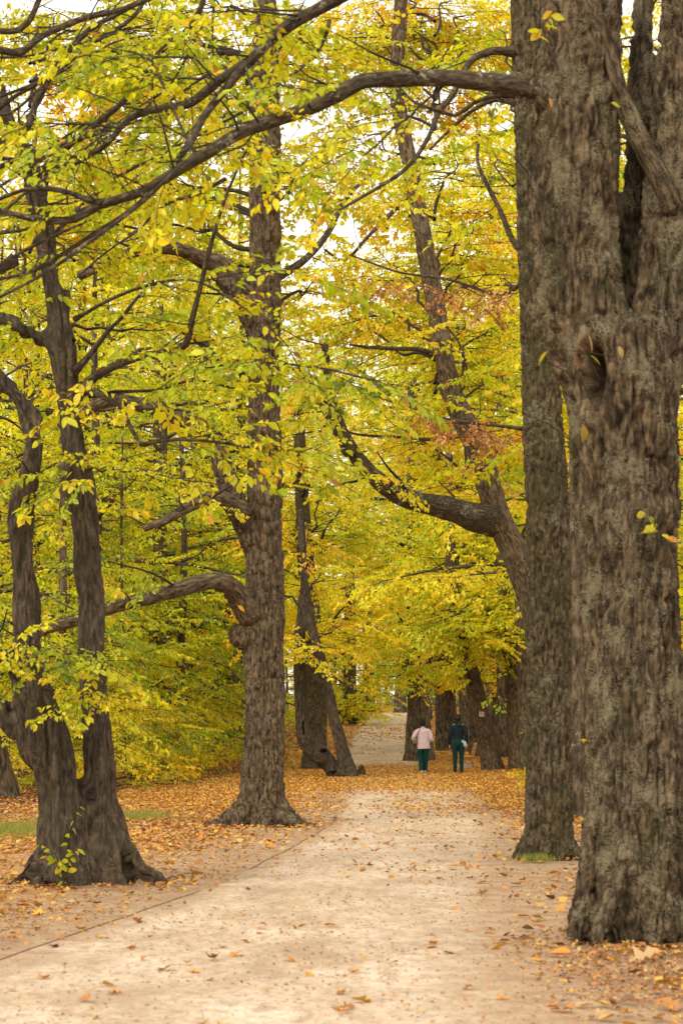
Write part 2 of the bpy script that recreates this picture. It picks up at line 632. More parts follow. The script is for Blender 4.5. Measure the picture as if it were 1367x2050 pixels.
def build_ground():
    ys = np.concatenate([np.linspace(-120, 6, 22), np.arange(7, 70, 0.26), np.arange(70, 120, 0.6), np.arange(120, 260, 2.0), np.geomspace(262, 1500, 20)])
    xs = np.concatenate([-np.geomspace(900, 15, 22), np.arange(-14.5, 14.6, 0.2), np.geomspace(15, 900, 22)])
    X, Y = np.meshgrid(xs, ys)
    x, y = X.ravel(), Y.ravel()
    z = terr(x, y)
    l, r = path_lr(y)
    dist = np.maximum(np.maximum(l - x, x - r), 0)
    z = z + (vnoise(np.stack([x * 1.6, y * 1.6, x * 0], 1), 3) - 0.5) * 0.07 * sstep(0.1, 1.0, dist) - 0.012 * (1 - sstep(0.0, 0.3, dist))
    nx, ny = len(xs), len(ys)
    i = np.arange(ny - 1)[:, None] * nx + np.arange(nx - 1)[None]
    f = np.stack([i, i + 1, i + nx + 1, i + nx], -1).reshape(-1, 4)
    me = mesh_np('ground', np.stack([x, y, z], 1), f, soil_material(), True)
    den = litter_density(x, y)
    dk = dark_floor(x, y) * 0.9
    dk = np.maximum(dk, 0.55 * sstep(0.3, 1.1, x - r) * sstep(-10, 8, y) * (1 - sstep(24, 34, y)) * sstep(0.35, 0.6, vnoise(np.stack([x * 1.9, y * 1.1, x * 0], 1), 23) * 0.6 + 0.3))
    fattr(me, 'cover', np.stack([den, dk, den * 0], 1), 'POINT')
    link('ground', me, None, 'structure')
    # gravel path
    yy = np.concatenate([np.arange(-10, 70, 0.16), np.arange(70, 240, 0.5)])
    t = np.linspace(0, 1, 34)
    L, R_ = path_lr(yy)
    # the gravel thins out into the earth over a broad ragged margin, wider on the right
    t = np.concatenate([np.linspace(-0.06, 0.1, 9)[:-1], np.linspace(0.1, 0.8, 24)[:-1], np.linspace(0.8, 1.17, 16)])
    X = L[:, None] * (1 - t) + R_[:, None] * t
    X[:, 0] = np.maximum(X[:, 0], L - 0.02 - 0.3 * sstep(38, 46, yy))
    Y = np.repeat(yy[:, None], len(t), 1)
    near = (yy < 41)[:, None] & (X < L[:, None])
    X = np.where(near, L[:, None] + (X - L[:, None]) * 0.02, X)
    x, y = X.ravel(), Y.ravel()
    tt = np.tile(t, len(yy))
    lf = np.where(y < 41, 0.18 + 0.82 * sstep(0.0, 0.26, tt), sstep(-0.05, 0.12, tt))
    fade = np.minimum(lf, 1 - sstep(0.60, 1.05, tt))
    z = terr(x, y) + 0.012 - 0.03 * sstep(0.98, 1.16, tt) - 0.012 * (1 - lf) * (y >= 41) + (vnoise(np.stack([x * 2, y * 1.2, x * 0], 1), 4) - 0.5) * 0.02 * sstep(0.05, 0.3, tt) * (1 - sstep(0.8, 1.1, tt))
    nx = len(t)
    i = np.arange(len(yy) - 1)[:, None] * nx + np.arange(nx - 1)[None]
    f = np.stack([i, i + 1, i + nx + 1, i + nx], -1).reshape(-1, 4)
    pm_ = mesh_np('path', np.stack([x, y, z], 1), f, gravel_material(), True)
    fattr(pm_, 'margin', np.stack([fade, fade, fade], 1), 'POINT')
    link('path', pm_, None, 'structure')
    # thin dark edging sunk along the left rim of the gravel
    ye = np.arange(14.5, 41, 0.25)
    le = path_lr(ye)[0]
    ze = terr(le, ye)
    jit = (vnoise(np.stack([ye * 2, ye * 0, ye * 0], 1), 2) - 0.5) * 0.03
    prof = [(-0.007, -0.03), (-0.006, 0.018), (0.006, 0.017), (0.007, -0.03)]
    sink = 0.03 * sstep(0.42, 0.6, vnoise(np.stack([ye * 0.7, ye * 0 + 4, ye * 0], 1), 12))
    v = np.stack([np.stack([le + a + jit, ye, ze + b - sink], 1) for a, b in prof], 1).reshape(-1, 3)
    i = np.arange(len(ye) - 1)[:, None] * 4
    j = np.arange(3)[None]
    f = np.stack([i + j, i + j + 1, i + j + 5, i + j + 4], -1).reshape(-1, 4)
    link('path_edging', mesh_np('path_edging', v, f, plain_mat('edging_wood', (0.15, 0.095, 0.06), 0.95, 0.4, 12)), None, 'structure')


build_ground()

# ------------------------------------------------------------------ leaves
LEAF_C = np.array([(0, 0, 0), (0.42, 0.27, 0.06), (1, 0, -0.08), (0.42, -0.27, 0.06)])
LEAF_CF = [np.array([(0, 3, 2), (0, 2, 1)])]
LEAF_M = np.array([(0, 0, 0), (0.28, 0.25, 0.05), (0.68, 0.22, 0.01), (1, 0, -0.13), (0.68, -0.22, 0.01), (0.28, -0.25, 0.05)])
LEAF_MF = [np.array([(0, 3, 2, 1), (0, 5, 4, 3)])]


def leaf_fine():
    mid = [(0, 0, 0), (0.22, 0, 0.0), (0.5, 0, -0.02), (0.78, 0, -0.07), (1, 0, -0.15)]
    lw = [(0.20, 0.19, 0.05), (0.48, 0.27, 0.05), (0.76, 0.17, -0.02)]
    v = np.array(mid + lw + [(a, -b, c) for a, b, c in lw])
    tri = np.array([(0, 1, 5), (3, 4, 7), (0, 8, 1), (3, 10, 4)])
    q = np.array([(1, 2, 6, 5), (2, 3, 7, 6), (1, 8, 9, 2), (2, 9, 10, 3)])
    return v, [tri, q]


LEAF_F, LEAF_FF = leaf_fine()
leaf_single_me = mesh_np('leaf', LEAF_F, LEAF_FF, M['leaf1'], True)


def rot_xyz(rx, ry, rz):
    cx, sx, cy_, sy, cz, sz = np.cos(rx), np.sin(rx), np.cos(ry), np.sin(ry), np.cos(rz), np.sin(rz)
    R = np.empty((len(rx), 3, 3))
    R[:, 0, 0] = cz * cy_
    R[:, 0, 1] = cz * sy * sx - sz * cx
    R[:, 0, 2] = cz * sy * cx + sz * sx
    R[:, 1, 0] = sz * cy_
    R[:, 1, 1] = sz * sy * sx + cz * cx
    R[:, 1, 2] = sz * sy * cx - cz * sx
    R[:, 2, 0] = -sy
    R[:, 2, 1] = cy_ * sx
    R[:, 2, 2] = cy_ * cx
    return R


def spray_template(g, leafsize=0.098):
    """a flat leafy twig, 1 unit long along +x: leaf bases, rotations, sizes, twig segments"""
    pos, rz, seg = [], [], []

    def twig(p, a, L, n, depth):
        q = np.array(p, float)
        bend = g.uniform(-0.5, 0.5)
        for k in range(n):
            a += bend / n + g.uniform(-0.12, 0.12)
            q2 = q + np.array((math.cos(a), math.sin(a), 0)) * L / n
            q2[2] = -0.16 * (q2[0] ** 2 + 0.6 * q2[1] ** 2)
            seg.append((q.copy(), q2.copy(), depth))
            side = 1 if (k + depth) % 2 else -1
            if g.random() < 0.93 and (depth or k > 1):
                pos.append(q2.copy())
                rz.append(a + side * g.uniform(0.5, 1.1))
            if g.random() < 0.35 and (depth or k > 2):
                pos.append(q2.copy())
                rz.append(a - side * g.uniform(0.5, 1.1))
            if depth == 0 and k >= 1 and k % 2 == (1 if g.random() < 0.8 else 0):
                twig(q2, a + (1 if (k // 2) % 2 else -1) * g.uniform(0.6, 0.95), (1.05 - k / n) * g.uniform(0.4, 0.65), max(3, int(6 * (1.05 - k / n))), 1)
            q = q2
        pos.append(q)
        rz.append(a + g.uniform(-0.3, 0.3))
    twig((0, 0, 0), 0.0, 1.0, 12, 0)
    n = len(pos)
    pos = np.array(pos)
    R = rot_xyz(g.normal(0, 0.5, n), np.abs(g.normal(0.42, 0.35, n)), np.array(rz))
    sz = leafsize * np.clip(g.lognormal(-0.08, 0.28, n), 0.45, 1.5)
    return pos, R, sz, seg


_g = np.random.default_rng(3)
SPRAYS = [spray_template(_g) for _ in range(14)]

PAL = {
    'lime': [(0.50, 0.54, 0.018), (0.60, 0.58, 0.018), (0.40, 0.47, 0.018), (0.67, 0.60, 0.02)],
    'yellow': [(0.78, 0.68, 0.02), (0.71, 0.65, 0.02), (0.82, 0.66, 0.022), (0.63, 0.61, 0.02), (0.80, 0.60, 0.02)],
    'green': [(0.29, 0.36, 0.018), (0.38, 0.44, 0.018), (0.48, 0.50, 0.02), (0.19, 0.26, 0.016)],
    'olive': [(0.46, 0.46, 0.022), (0.58, 0.53, 0.022), (0.33, 0.37, 0.02), (0.64, 0.52, 0.025), (0.22, 0.27, 0.018)],
    'gold': [(0.82, 0.60, 0.02), (0.80, 0.52, 0.018), (0.78, 0.63, 0.025), (0.78, 0.44, 0.018)],
    'dead': [(0.50, 0.23, 0.07), (0.58, 0.30, 0.09), (0.40, 0.17, 0.05), (0.62, 0.36, 0.12)],
}


class Foliage:
    def __init__(self):
        self.pl = []          # pos, dir, tiltnormal, scale, colour
        self.tw = []          # thin tubes: pts, radii

    def spray(self, p, d, scale, pal, roll=0.25, droop=0.12):
        self.pl.append((p, d, scale, random.choice(PAL[pal]), random.gauss(0, roll), droop))

    def build(self, name, parent, origin, leaf='M', single=0, twsides=4, mat='leaf', twigseg=True, accent=0.035, keep=1.0):
        if not self.pl:
            return
        if keep < 1:
            kr = random.Random(len(self.pl))
            self.pl = [q for q in self.pl if kr.random() < keep]
        base = {'C': (LEAF_C, LEAF_CF), 'M': (LEAF_M, LEAF_MF), 'F': (LEAF_F, LEAF_FF)}[leaf]
        lv, lf = base
        g = np.random.default_rng(len(self.pl))
        var = g.integers(0, len(SPRAYS), len(self.pl))
        pos = np.array([p[0] for p in self.pl]) - origin
        dr = np.array([p[1] for p in self.pl])
        dr[:, 2] -= np.array([p[5] for p in self.pl])
        dr /= np.linalg.norm(dr, axis=1)[:, None]
        up = np.tile((0, 0, 1.0), (len(dr), 1)) + g.normal(0, 0.12, dr.shape)
        yv = np.cross(up, dr)
        yv /= np.linalg.norm(yv, axis=1)[:, None] + 1e-9
        zv = np.cross(dr, yv)
        rl = np.array([p[4] for p in self.pl])[:, None]
        y2 = yv * np.cos(rl) + zv * np.sin(rl)
        z2 = zv * np.cos(rl) - yv * np.sin(rl)
        Rm = np.stack([dr, y2, z2], 2)
        sc = np.array([p[2] for p in self.pl])
        col = np.array([p[3] for p in self.pl])
        LB, LR, LS, LC = [], [], [], []
        TW = []
        for k, (tp, tR, ts, seg) in enumerate(SPRAYS):
            m = np.where(var == k)[0]
            if not len(m):
                continue
            a = np.einsum('nij,lj->nli', Rm[m], tp) * sc[m][:, None, None] + pos[m][:, None]
            r = np.einsum('nij,ljk->nlik', Rm[m], tR)
            LB.append(a.reshape(-1, 3))
            LR.append(r.reshape(-1, 3, 3))
            LS.append((sc[m][:, None] * ts[None]).reshape(-1))
            LC.append(np.repeat(col[m], len(tp), 0))
            if twigseg:
                s0 = np.array([s[0] for s in seg if twigseg is True or s[2] == 0])
                s1 = np.array([s[1] for s in seg if twigseg is True or s[2] == 0])
                dep = np.array([s[2] for s in seg if twigseg is True or s[2] == 0])
                A = (np.einsum('nij,lj->nli', Rm[m], s0) * sc[m][:, None, None] + pos[m][:, None]).reshape(-1, 3)
                B = (np.einsum('nij,lj->nli', Rm[m], s1) * sc[m][:, None, None] + pos[m][:, None]).reshape(-1, 3)
                TW.append((A, B, np.tile(np.where(dep == 0, 0.0035, 0.002), len(m))))
        LB, LR, LS, LC = np.vstack(LB), np.vstack(LR), np.concatenate(LS), np.vstack(LC)
        n = len(LB)
        jit = g.normal(1, 0.16, (n, 1)) * (1 + g.normal(0, 0.07, (n, 3)))
        LC = LC * np.clip(jit, 0.5, 1.5)
        acc = g.random(n) < accent
        LC[acc] = np.array([(0.62, 0.30, 0.03), (0.66, 0.44, 0.03), (0.16, 0.21, 0.025), (0.36, 0.17, 0.04)])[g.integers(0, 4, acc.sum())]
        LC = np.clip(LC, 0.01, 0.85)
        if single:
            dist = np.linalg.norm(LB + origin - np.array((0, 0, CAMH)), axis=1)
            wp = LB + origin
            u = wp[:, 0] / wp[:, 1] * F
            v = (wp[:, 2] - CAMH) / wp[:, 1] * F
            inside = (np.abs(u) < 690) & (v < 1440) & (v > -600)
            key = np.where(inside, LS / dist, 0)
            idx = np.argsort(-key)[:single]
            idx = idx[key[idx] > 0]
            for q in idx:
                o = link('leaf', leaf_single_me, parent)
                mm = np.eye(4)
                mm[:3, :3] = LR[q] * LS[q]
                mm[:3, 3] = LB[q]
                o.matrix_local = Matrix(mm.tolist())
                o.color = (*[float(c) for c in LC[q]], 1)
            keep = np.ones(n, bool)
            keep[idx] = False
            LB, LR, LS, LC = LB[keep], LR[keep], LS[keep], LC[keep]
            n = len(LB)
        wd = g.uniform(0.8, 1.3, n)
        tv = lv[None] * np.stack([np.ones(n), wd, g.uniform(-0.3, 3.2, n)], 1)[:, None]
        v = np.einsum('nij,nkj->nki', LR, tv) * LS[:, None, None] + LB[:, None]
        fl = []
        cl = []
        off = np.arange(n) * len(lv)
        for f in lf:
            fl.append((f[None] + off[:, None, None]).reshape(-1, f.shape[1]))
            cl.append(np.repeat(LC, len(f), 0))
        me = mesh_np(name, v.reshape(-1, 3), fl, M[mat])
        fattr(me, 'leafcol', np.vstack(cl))
        o = link(name, me, parent, 'stuff')
        # twigs
        vs, fs, off = [], [], 0
        if TW:
            A = np.vstack([t[0] for t in TW])
            B = np.vstack([t[1] for t in TW])
            r = np.concatenate([t[2] for t in TW])
            vv, ff = prisms(A, B, r)
            vs.append(vv)
            fs.append(ff)
            off += len(vv)
        for pts, rad in self.tw:
            vv, f2, _ = tube(pts - origin, rad, twsides, 10.0 if len(pts) > 4 else 0.3, cap=False)
            vs.append(vv)
            fs.append(f2[0] + off)
            off += len(vv)
        t = None
        if vs:
            t = link('twigs', mesh_np('twigs', np.vstack(vs), fs, M['twig']), parent, 'stuff')
        return o, t


def prisms(A, B, r):
    d = B - A
    d /= np.linalg.norm(d, axis=1)[:, None] + 1e-9
    ref = np.where(np.abs(d[:, 2:3]) < 0.9, np.array((0, 0, 1.0)), np.array((1.0, 0, 0)))
    a = np.cross(d, ref)
    a /= np.linalg.norm(a, axis=1)[:, None] + 1e-9
    b = np.cross(d, a)
    vs = []
    for base in (A, B):
        for k in range(3):
            th = k * 2.0944
            vs.append(base + (a * math.cos(th) + b * math.sin(th)) * r[:, None])
    v = np.stack(vs, 1).reshape(-1, 3)
    o = np.arange(len(A))[:, None, None] * 6
    f = np.array([(0, 1, 4, 3), (1, 2, 5, 4), (2, 0, 3, 5)])[None] + o
    return v, f.reshape(-1, 4)


def along(pts, rad, t):
    """point, tangent, radius at fraction t of a polyline"""
    seg = np.linalg.norm(np.diff(pts, axis=0), axis=1)
    s = np.concatenate([[0], np.cumsum(seg)])
    x = t * s[-1]
    i = min(len(seg) - 1, int(np.searchsorted(s, x, 'right') - 1))
    k = (x - s[i]) / (seg[i] + 1e-9)
    tg = (pts[i + 1] - pts[i]) / (seg[i] + 1e-9)
    return pts[i] * (1 - k) + pts[i + 1] * k, tg, rad[i] * (1 - k) + rad[i + 1] * k


def rand_unit_h(tg, spread, zb=0.0):
    """direction leaving tangent tg sideways"""
    a = math.atan2(tg[1], tg[0]) + random.choice((-1, 1)) * random.uniform(0.5, spread)
    z = max(-0.35, random.gauss(zb, 0.32))
    v = np.array((math.cos(a), math.sin(a), z))
    return v / np.linalg.norm(v)


def shoot(fo, p, d, L, r, leafy, pal, step=0.33, sc=(0.7, 1.05), curve=0.0, droop=0.12, n=5):
    """a side shoot with sprays along it"""
    pts = [np.array(p, float)]
    q = np.array(p, float)
    d = np.array(d, float)
    for k in range(n):
        d = d + np.array((random.gauss(0, 0.16), random.gauss(0, 0.16), random.gauss(0, 0.10) + curve))
        d /= np.linalg.norm(d)
        q = q + d * L / n
        pts.append(q.copy())
    pts = np.array(pts)
    rad = np.linspace(r, max(0.003, r * 0.3), len(pts))
    fo.tw.append((pts, rad))
    if leafy > 0:
        m = max(2, int(L / step))
        for k in range(m):
            if random.random() > leafy:
                continue
            t = (k + 0.7) / m
            pp, tg, _ = along(pts, rad, min(t, 1))
            dd = rand_unit_h(tg, 1.25, -0.05)
            if k == m - 1:
                dd = tg
            fo.spray(pp, dd, random.uniform(*sc), pal, droop=droop)
    return pts, rad


# ------------------------------------------------------------------ tree kit
class Tree:
    def __init__(self, name, label, base_px, base_py, d=None, cat='tree', group=None, mat='bark_mid'):
        self.d = d or ground_at(base_px, base_py)
        p = P(base_px, base_py, self.d)
        self.o = np.array((p[0], p[1], float(terr(p[0], p[1]))))
        self.root = thing(name, label, cat, self.o, group)
        self.fo = Foliage()
        self.mat = M[mat]
        self.nb = 0

    def stem(self, pts, dd=None):
        """pixel stem (px,py,width_px[,depth offset]) -> world points and radii"""
        w, r = [], []
        for q in pts:
            d = self.d + (q[3] if len(q) > 3 else 0)
            w.append(P(q[0], q[1], d))
            r.append(q[2] / 2 / F * d)
        return np.array(w), np.array(r)

    def trunk_tube(self, pts, sides=40, step=0.08, bark=0.012, flare=(0.5, 0.5, 5), lump=0.15, name='trunk'):
        w, r = self.stem(pts)
        v, f, b = tube(w - self.o, r, sides, step, True, bark, self.nb + 1, lump, flare)
        me = mesh_np(name, v, f, self.mat, True)
        fattr(me, 'bark', b, 'POINT', 'FLOAT_VECTOR')
        self.nb += 1
        return link(name, me, self.root)

    def branch(self, pts, w0, w1, d0=0.0, d1=0.0, sub=6, leafy=0.7, pal='lime', slen=(0.7, 1.6), sides=12, sc=(0.7, 1.05), t0=0.12, bark=0.004, zb=0.05, mat='branch', step=0.33, collar=1.5):
        n = len(pts)
        w, r = [], []
        for i, q in enumerate(pts):
            t = i / (n - 1)
            d = self.d + d0 + (d1 - d0) * t
            w.append(P(q[0], q[1], d))
            ww = w0 + (w1 - w0) * t
            r.append(ww / 2 / F * d)
        w, r = np.array(w), np.array(r)
        ps, rs = catmull(w, r, 0.12)
        if collar > 1:
            s = np.arange(len(ps)) * 0.12
            rs = rs * (1 + (collar - 1) * np.exp(-s / (r[0] * 2.5)))
        v, f, b = tube(ps - self.o, rs, sides, 0.12, True, bark, self.nb + 20, 0.22)
        me = mesh_np('branch', v, f, M[mat], True)
        fattr(me, 'bark', b, 'POINT', 'FLOAT_VECTOR')
        o = link('branch', me, self.root)
        self.nb += 1
        for k in range(sub):
            t = t0 + (1 - t0) * (k + random.random()) / sub
            p, tg, rr = along(ps, rs, t)
            dd = rand_unit_h(tg, 1.3, zb)
            shoot(self.fo, p, dd, random.uniform(*slen), max(0.005, rr * 0.24), leafy, pal, sc=sc, step=step)
        if leafy > 0 and sub:
            fo = self.fo
            fo.spray(ps[-1], (ps[-1] - ps[-3]) / np.linalg.norm(ps[-1] - ps[-3]), random.uniform(*sc), pal)
        return o, ps, rs

    def limb_to(self, src, dst, w0, pal='lime', sub=7, leafy=0.85, sag=0.0, slen=(0.6, 1.3), sc=(0.7, 1.05), as_part=False, zb=0.0, step=0.3):
        """limb from a pixel on the tree (px,py,doff) to a pixel target (px,py,doff), leafy over its outer part"""
        a = P(src[0], src[1], self.d + src[2])
        b = P(dst[0], dst[1], self.d + dst[2])
        L = np.linalg.norm(b - a)
        pts = []
        for k in range(7):
            t = k / 6
            q = a * (1 - t) + b * t
            q = q + np.array((random.gauss(0, 0.05), random.gauss(0, 0.05), random.gauss(0, 0.05))) * L * 0.6 * math.sin(t * math.pi)
            q[2] += sag * L * math.sin(t * math.pi)
            pts.append(q)
        pts = np.array(pts)
        r0 = w0 / 2 / F * self.d
        rad = np.linspace(r0, 0.006, 7)
        if as_part:
            v, f, bx = tube(pts - self.o, rad, 8, 0.15, True, 0.002, self.nb, 0.2)
            me = mesh_np('branch', v, f, M['branch'], True)
            fattr(me, 'bark', bx, 'POINT', 'FLOAT_VECTOR')
            link('branch', me, self.root)
        else:
            pp, rr = catmull(pts, rad, 0.25)
            self.fo.tw.append((pp, rr))
        for k in range(sub):
            t = 0.35 + 0.65 * (k + random.random()) / sub
            p, tg, rr = along(pts, rad, min(t, 0.999))
            dd = rand_unit_h(tg, 1.3, zb)
            shoot(self.fo, p, dd, random.uniform(*slen), max(0.004, rr * 0.5), leafy, pal, sc=sc, step=step)
        self.fo.spray(pts[-1], (pts[-1] - pts[-2]) / np.linalg.norm(pts[-1] - pts[-2]), 0.9, pal)

    def finish(self, leaf='M', single=0, **kw):
        return self.fo.build('crown', self.root, self.o, leaf, single, **kw)


def dsp(amp, lump, seed, flutes=0.0, fx=17.0, fz=4.2, ztop=None):
    def f(co):
        b = co * 1.0
        h = barkd(b, seed, fx, fz) * amp
        h += (vnoise(co * np.array((3.2, 3.2, 1.5)), seed + 4) - 0.5) * lump
        if flutes:
            tw = co.copy()
            tw[:, 0] += 0.12 * np.sin(co[:, 2] * 0.9)
            h += (np.abs(vnoise(tw * np.array((7.5, 7.5, 0.75)), seed + 8) * 2 - 1) - 0.78) * flutes
        return h
    return f


def roots(base, n, reach, r, a0=0.0, spread=6.283, h=0.55):
    """root tubes in local coordinates running out from the foot of the trunk"""
    out = []
    for k in range(n):
        a = a0 + spread * (k + random.uniform(-0.25, 0.25)) / n
        R_ = reach * random.uniform(0.75, 1.2)
        c, s = math.cos(a), math.sin(a)
        pts = np.array([(c * r * 0.25, s * r * 0.25, h * 1.5), (c * r * 0.62, s * r * 0.62, h * 0.8), (c * (r + R_ * 0.25), s * (r + R_ * 0.25), h * 0.22), (c * (r + R_ * 0.65), s * (r + R_ * 0.65), 0.02), (c * (r + R_), s * (r + R_), -0.10)]) + base
        out.append(tube(pts, [r * 0.42, r * 0.40, r * 0.30, r * 0.17, r * 0.06], 12, 0.06))
    return out


# =================================================================== the big foreground tree on the right
T1 = Tree('chestnut_tree', 'largest forked tree at right front with lichen crusted trunk and hollow', 1268, 1888, mat='bark_big')
tw, tr = T1.stem([(1268, 1990, 265, 0), (1268, 1880, 250), (1266, 1800, 222), (1270, 1650, 200), (1268, 1400, 196), (1262, 1200, 194), (1252, 1000, 200), (1246, 860, 218), (1240, 760, 235), (1215, 670, 230)])
sA, rA = T1.stem([(1225, 800, 180), (1185, 700, 176), (1163, 600, 180), (1152, 450, 176), (1157, 250, 172), (1163, 80, 168), (1168, -120, 160)])
sB, rB = T1.stem([(1270, 820, 165, 0.05), (1305, 700, 150, 0.08), (1330, 580, 130, 0.1), (1340, 450, 118, 0.1), (1350, 300, 112, 0.1), (1368, 120, 104, 0.1), (1378, -120, 96, 0.1)])
sC, rC = T1.stem([(1248, 720, 70, 0.2), (1256, 580, 56, 0.25), (1260, 450, 50, 0.3), (1268, 330, 46, 0.3), (1290, 230, 42, 0.3), (1300, 150, 44, 0.3), (1302, 105, 26, 0.3)])
parts = [tube(tw - T1.o, tr, 48, 0.08), tube(sA - T1.o, rA, 40, 0.08), tube(sB - T1.o, rB, 36, 0.08), tube(sC - T1.o, rC, 20, 0.06)]
rt = T1.o * 0
parts += roots(rt, 8, 0.10, 0.38, 0.15, 6.283, 0.62)
# hidden stem further back seen at the top between the fork arms
sD, rD = T1.stem([(1300, 700, 60, 0.35), (1285, 480, 50, 0.5), (1280, 250, 46, 0.6), (1282, 100, 44, 0.7), (1290, -100, 42, 0.7)])
parts.append(tube(sD - T1.o, rD, 16, 0.08))
for rpts in ([(1210, 1600, 60, -0.16), (1190, 1740, 64, -0.24), (1166, 1840, 46, -0.3), (1150, 1890, 26, -0.34), (1138, 1912, 8, -0.36)], [(1262, 1620, 60, -0.3), (1240, 1740, 62, -0.38), (1212, 1840, 52, -0.46), (1180, 1905, 26, -0.56), (1160, 1925, 8, -0.6)], [(1318, 1640, 64, -0.26), (1322, 1770, 70, -0.36), (1318, 1870, 60, -0.46), (1312, 1925, 24, -0.58)], [(1365, 1640, 70, -0.1), (1380, 1780, 70, -0.2), (1392, 1890, 44, -0.35), (1400, 1930, 12, -0.45)]):
    w_, r_ = T1.stem(rpts)
    parts.append(tube(w_ - T1.o, r_, 18, 0.06))
lc, lcr = T1.stem([(1165, 235, 90, 0.0), (1110, 196, 72, -0.1), (1062, 175, 54, -0.14), (1010, 168, 42, -0.16), (985, 167, 36, -0.17)])
parts.append(tube(lc - T1.o, lcr, 20, 0.05))


def disp1(co):
    h = dsp(0.038, 0.05, 21, 0.0, 15.0, 3.7)(co)
    # burl around the old branch wound and the hollow itself
    c = P(1188, 748, T1.d - 0.36) - T1.o
    q = (co - c) / np.array((0.080, 0.6, 0.26))
    front = co[:, 1] < 0.05
    rr = np.linalg.norm(q, axis=1)
    h = h - np.where(front, 0.42 * (1 - sstep(0.45, 1.0, rr)), 0) + np.where(front, 0.045 * np.exp(-((rr - 1.35) / 0.3) ** 2), 0)
    c2 = P(1268, 790, T1.d - 0.36) - T1.o
    q2 = np.linalg.norm((co - c2) / np.array((0.02, 0.3, 0.13)), axis=1)
    h = h - np.where(front, 0.05 * (1 - sstep(0.5, 1.1, q2)), 0)
    # deep folds between the root buttresses
    low = np.exp(-np.maximum(co[:, 2], 0) / 0.55)
    an = np.arctan2(co[:, 1], co[:, 0])
    h = h - low * 0.05 * (0.5 + 0.5 * np.cos(an * 7 + 1.2 + vnoise(co * 2, 4) * 2))
    return h


link('trunk', remesh(parts, 0.0145, 4, disp1, 'trunk', M['bark_big'], 3), T1.root)
# the long arching limb across the path
_, arch, archr = T1.branch([(1150, 215), (1105, 192), (1055, 173), (980, 166), (900, 158), (800, 158), (720, 166), (650, 205), (560, 238), (480, 266), (400, 315), (340, 352), (280, 385), (200, 412), (150, 438), (90, 442), (-10, 420)], 44, 13, -0.12, -0.6, sub=20, leafy=0.32, pal='lime', slen=(0.4, 1.1), sides=20, bark=0.006, t0=0.2, sc=(0.5, 0.8), zb=0.15)
T1.branch([(205, 405), (180, 402), (140, 385), (90, 377), (50, 380), (-10, 402)], 14, 8, -0.55, -0.3, sub=5, leafy=0.5, slen=(0.3, 0.8), sc=(0.5, 0.8), collar=1.2)
T1.branch([(390, 312), (350, 345), (290, 400), (200, 470), (130, 520), (60, 565), (-10, 600)], 11, 7, -0.4, -0.9, sub=5, leafy=0.2, slen=(0.3, 0.8), sc=(0.5, 0.8), collar=1.2)
T1.branch([(300, 390), (250, 430), (200, 460), (140, 500), (60, 545), (-10, 560)], 12, 8, -0.6, -0.2, sub=5, leafy=0.3, slen=(0.3, 0.7), sc=(0.5, 0.8), collar=1.2)
# upper limb that comes in from the top right
T1.branch([(1110, -330), (900, -150), (770, -60), (670, 0), (600, 38), (550, 72), (500, 122), (440, 160), (385, 205), (340, 216), (280, 226), (240, 256), (200, 300), (100, 320), (-10, 315)], 34, 8, 0.3, 1.2, sub=12, leafy=0.35, slen=(0.4, 1.0), t0=0.25, sc=(0.5, 0.85), collar=1.0)
T1.branch([(494, 126), (470, 155), (440, 192), (405, 238), (380, 285), (345, 335)], 20, 15, 0.7, -0.2, sub=3, leafy=0.4, slen=(0.3, 0.8), sc=(0.5, 0.8), collar=1.2)
T1.branch([(395, 312), (370, 270), (345, 210), (315, 145), (300, 110)], 9, 5, -0.4, 0.2, sub=3, leafy=0.3, slen=(0.3, 0.6), sc=(0.5, 0.8), collar=1.2)
T1.branch([(550, 236), (520, 200), (500, 165), (492, 130)], 9, 6, -0.4, 0.6, sub=0, collar=1.2)
T1.branch([(1150, -30), (1180, 25), (1208, 75), (1225, 140), (1240, 190), (1262, 240), (1290, 300), (1322, 360), (1345, 420)], 34, 46, -0.25, -0.12, sub=0, mat='bark_big', collar=1.0, bark=0.006)
T1.branch([(1030, 190), (990, 190), (950, 205), (910, 232), (870, 220), (830, 205), (800, 175)], 13, 5, 0.3, 0.6, sub=4, leafy=0.4, slen=(0.3, 0.6), sc=(0.5, 0.7))
for dst in [(300, 150, 0.5), (180, 250, 0.9), (60, 250, 0.3), (240, 100, 0.8), (730, 310, -0.5), (560, 60, 1.1), (420, 330, 0.6)]:
    src = min([(900, 158), (720, 166), (560, 238), (400, 315), (280, 385), (600, 38), (440, 160), (240, 256)], key=lambda q: (q[0] - dst[0] - 90) ** 2 + (q[1] - dst[1]) ** 2)
    T1.limb_to((src[0], src[1], -0.2), dst, 6, random.choice(('lime', 'lime', 'green', 'yellow')), sub=5, leafy=0.8, slen=(0.35, 0.8), sc=(0.5, 0.8), step=0.28)
# bare twigs and the odd leaf standing off the bark
for a, b in [((1135, 745), (1058, 722)), ((1140, 880), (1050, 830)), ((1135, 960), (1070, 935)), ((1140, 1010), (1062, 1002)), ((1055, 345), (1000, 295))]:
    w0, w1 = P(*a, T1.d - 0.3), P(*b, T1.d - 0.55)
    md = (w0 + w1) / 2 + np.array((0, 0, 0.03))
    T1.fo.tw.append((np.array([w0, md, w1]), np.array([0.006, 0.005, 0.003])))


def loose_leaf(tree, px, py, d, size, col, rot, fold=1.0):
    o = link('leaf', leaf_single_me, tree.root)
    o.location = [float(c) for c in (P(px, py, d) - tree.o)]
    o.rotation_euler = rot
    o.scale = (size, size * 0.8, size * fold)
    o.color = (*col, 1)
    return o


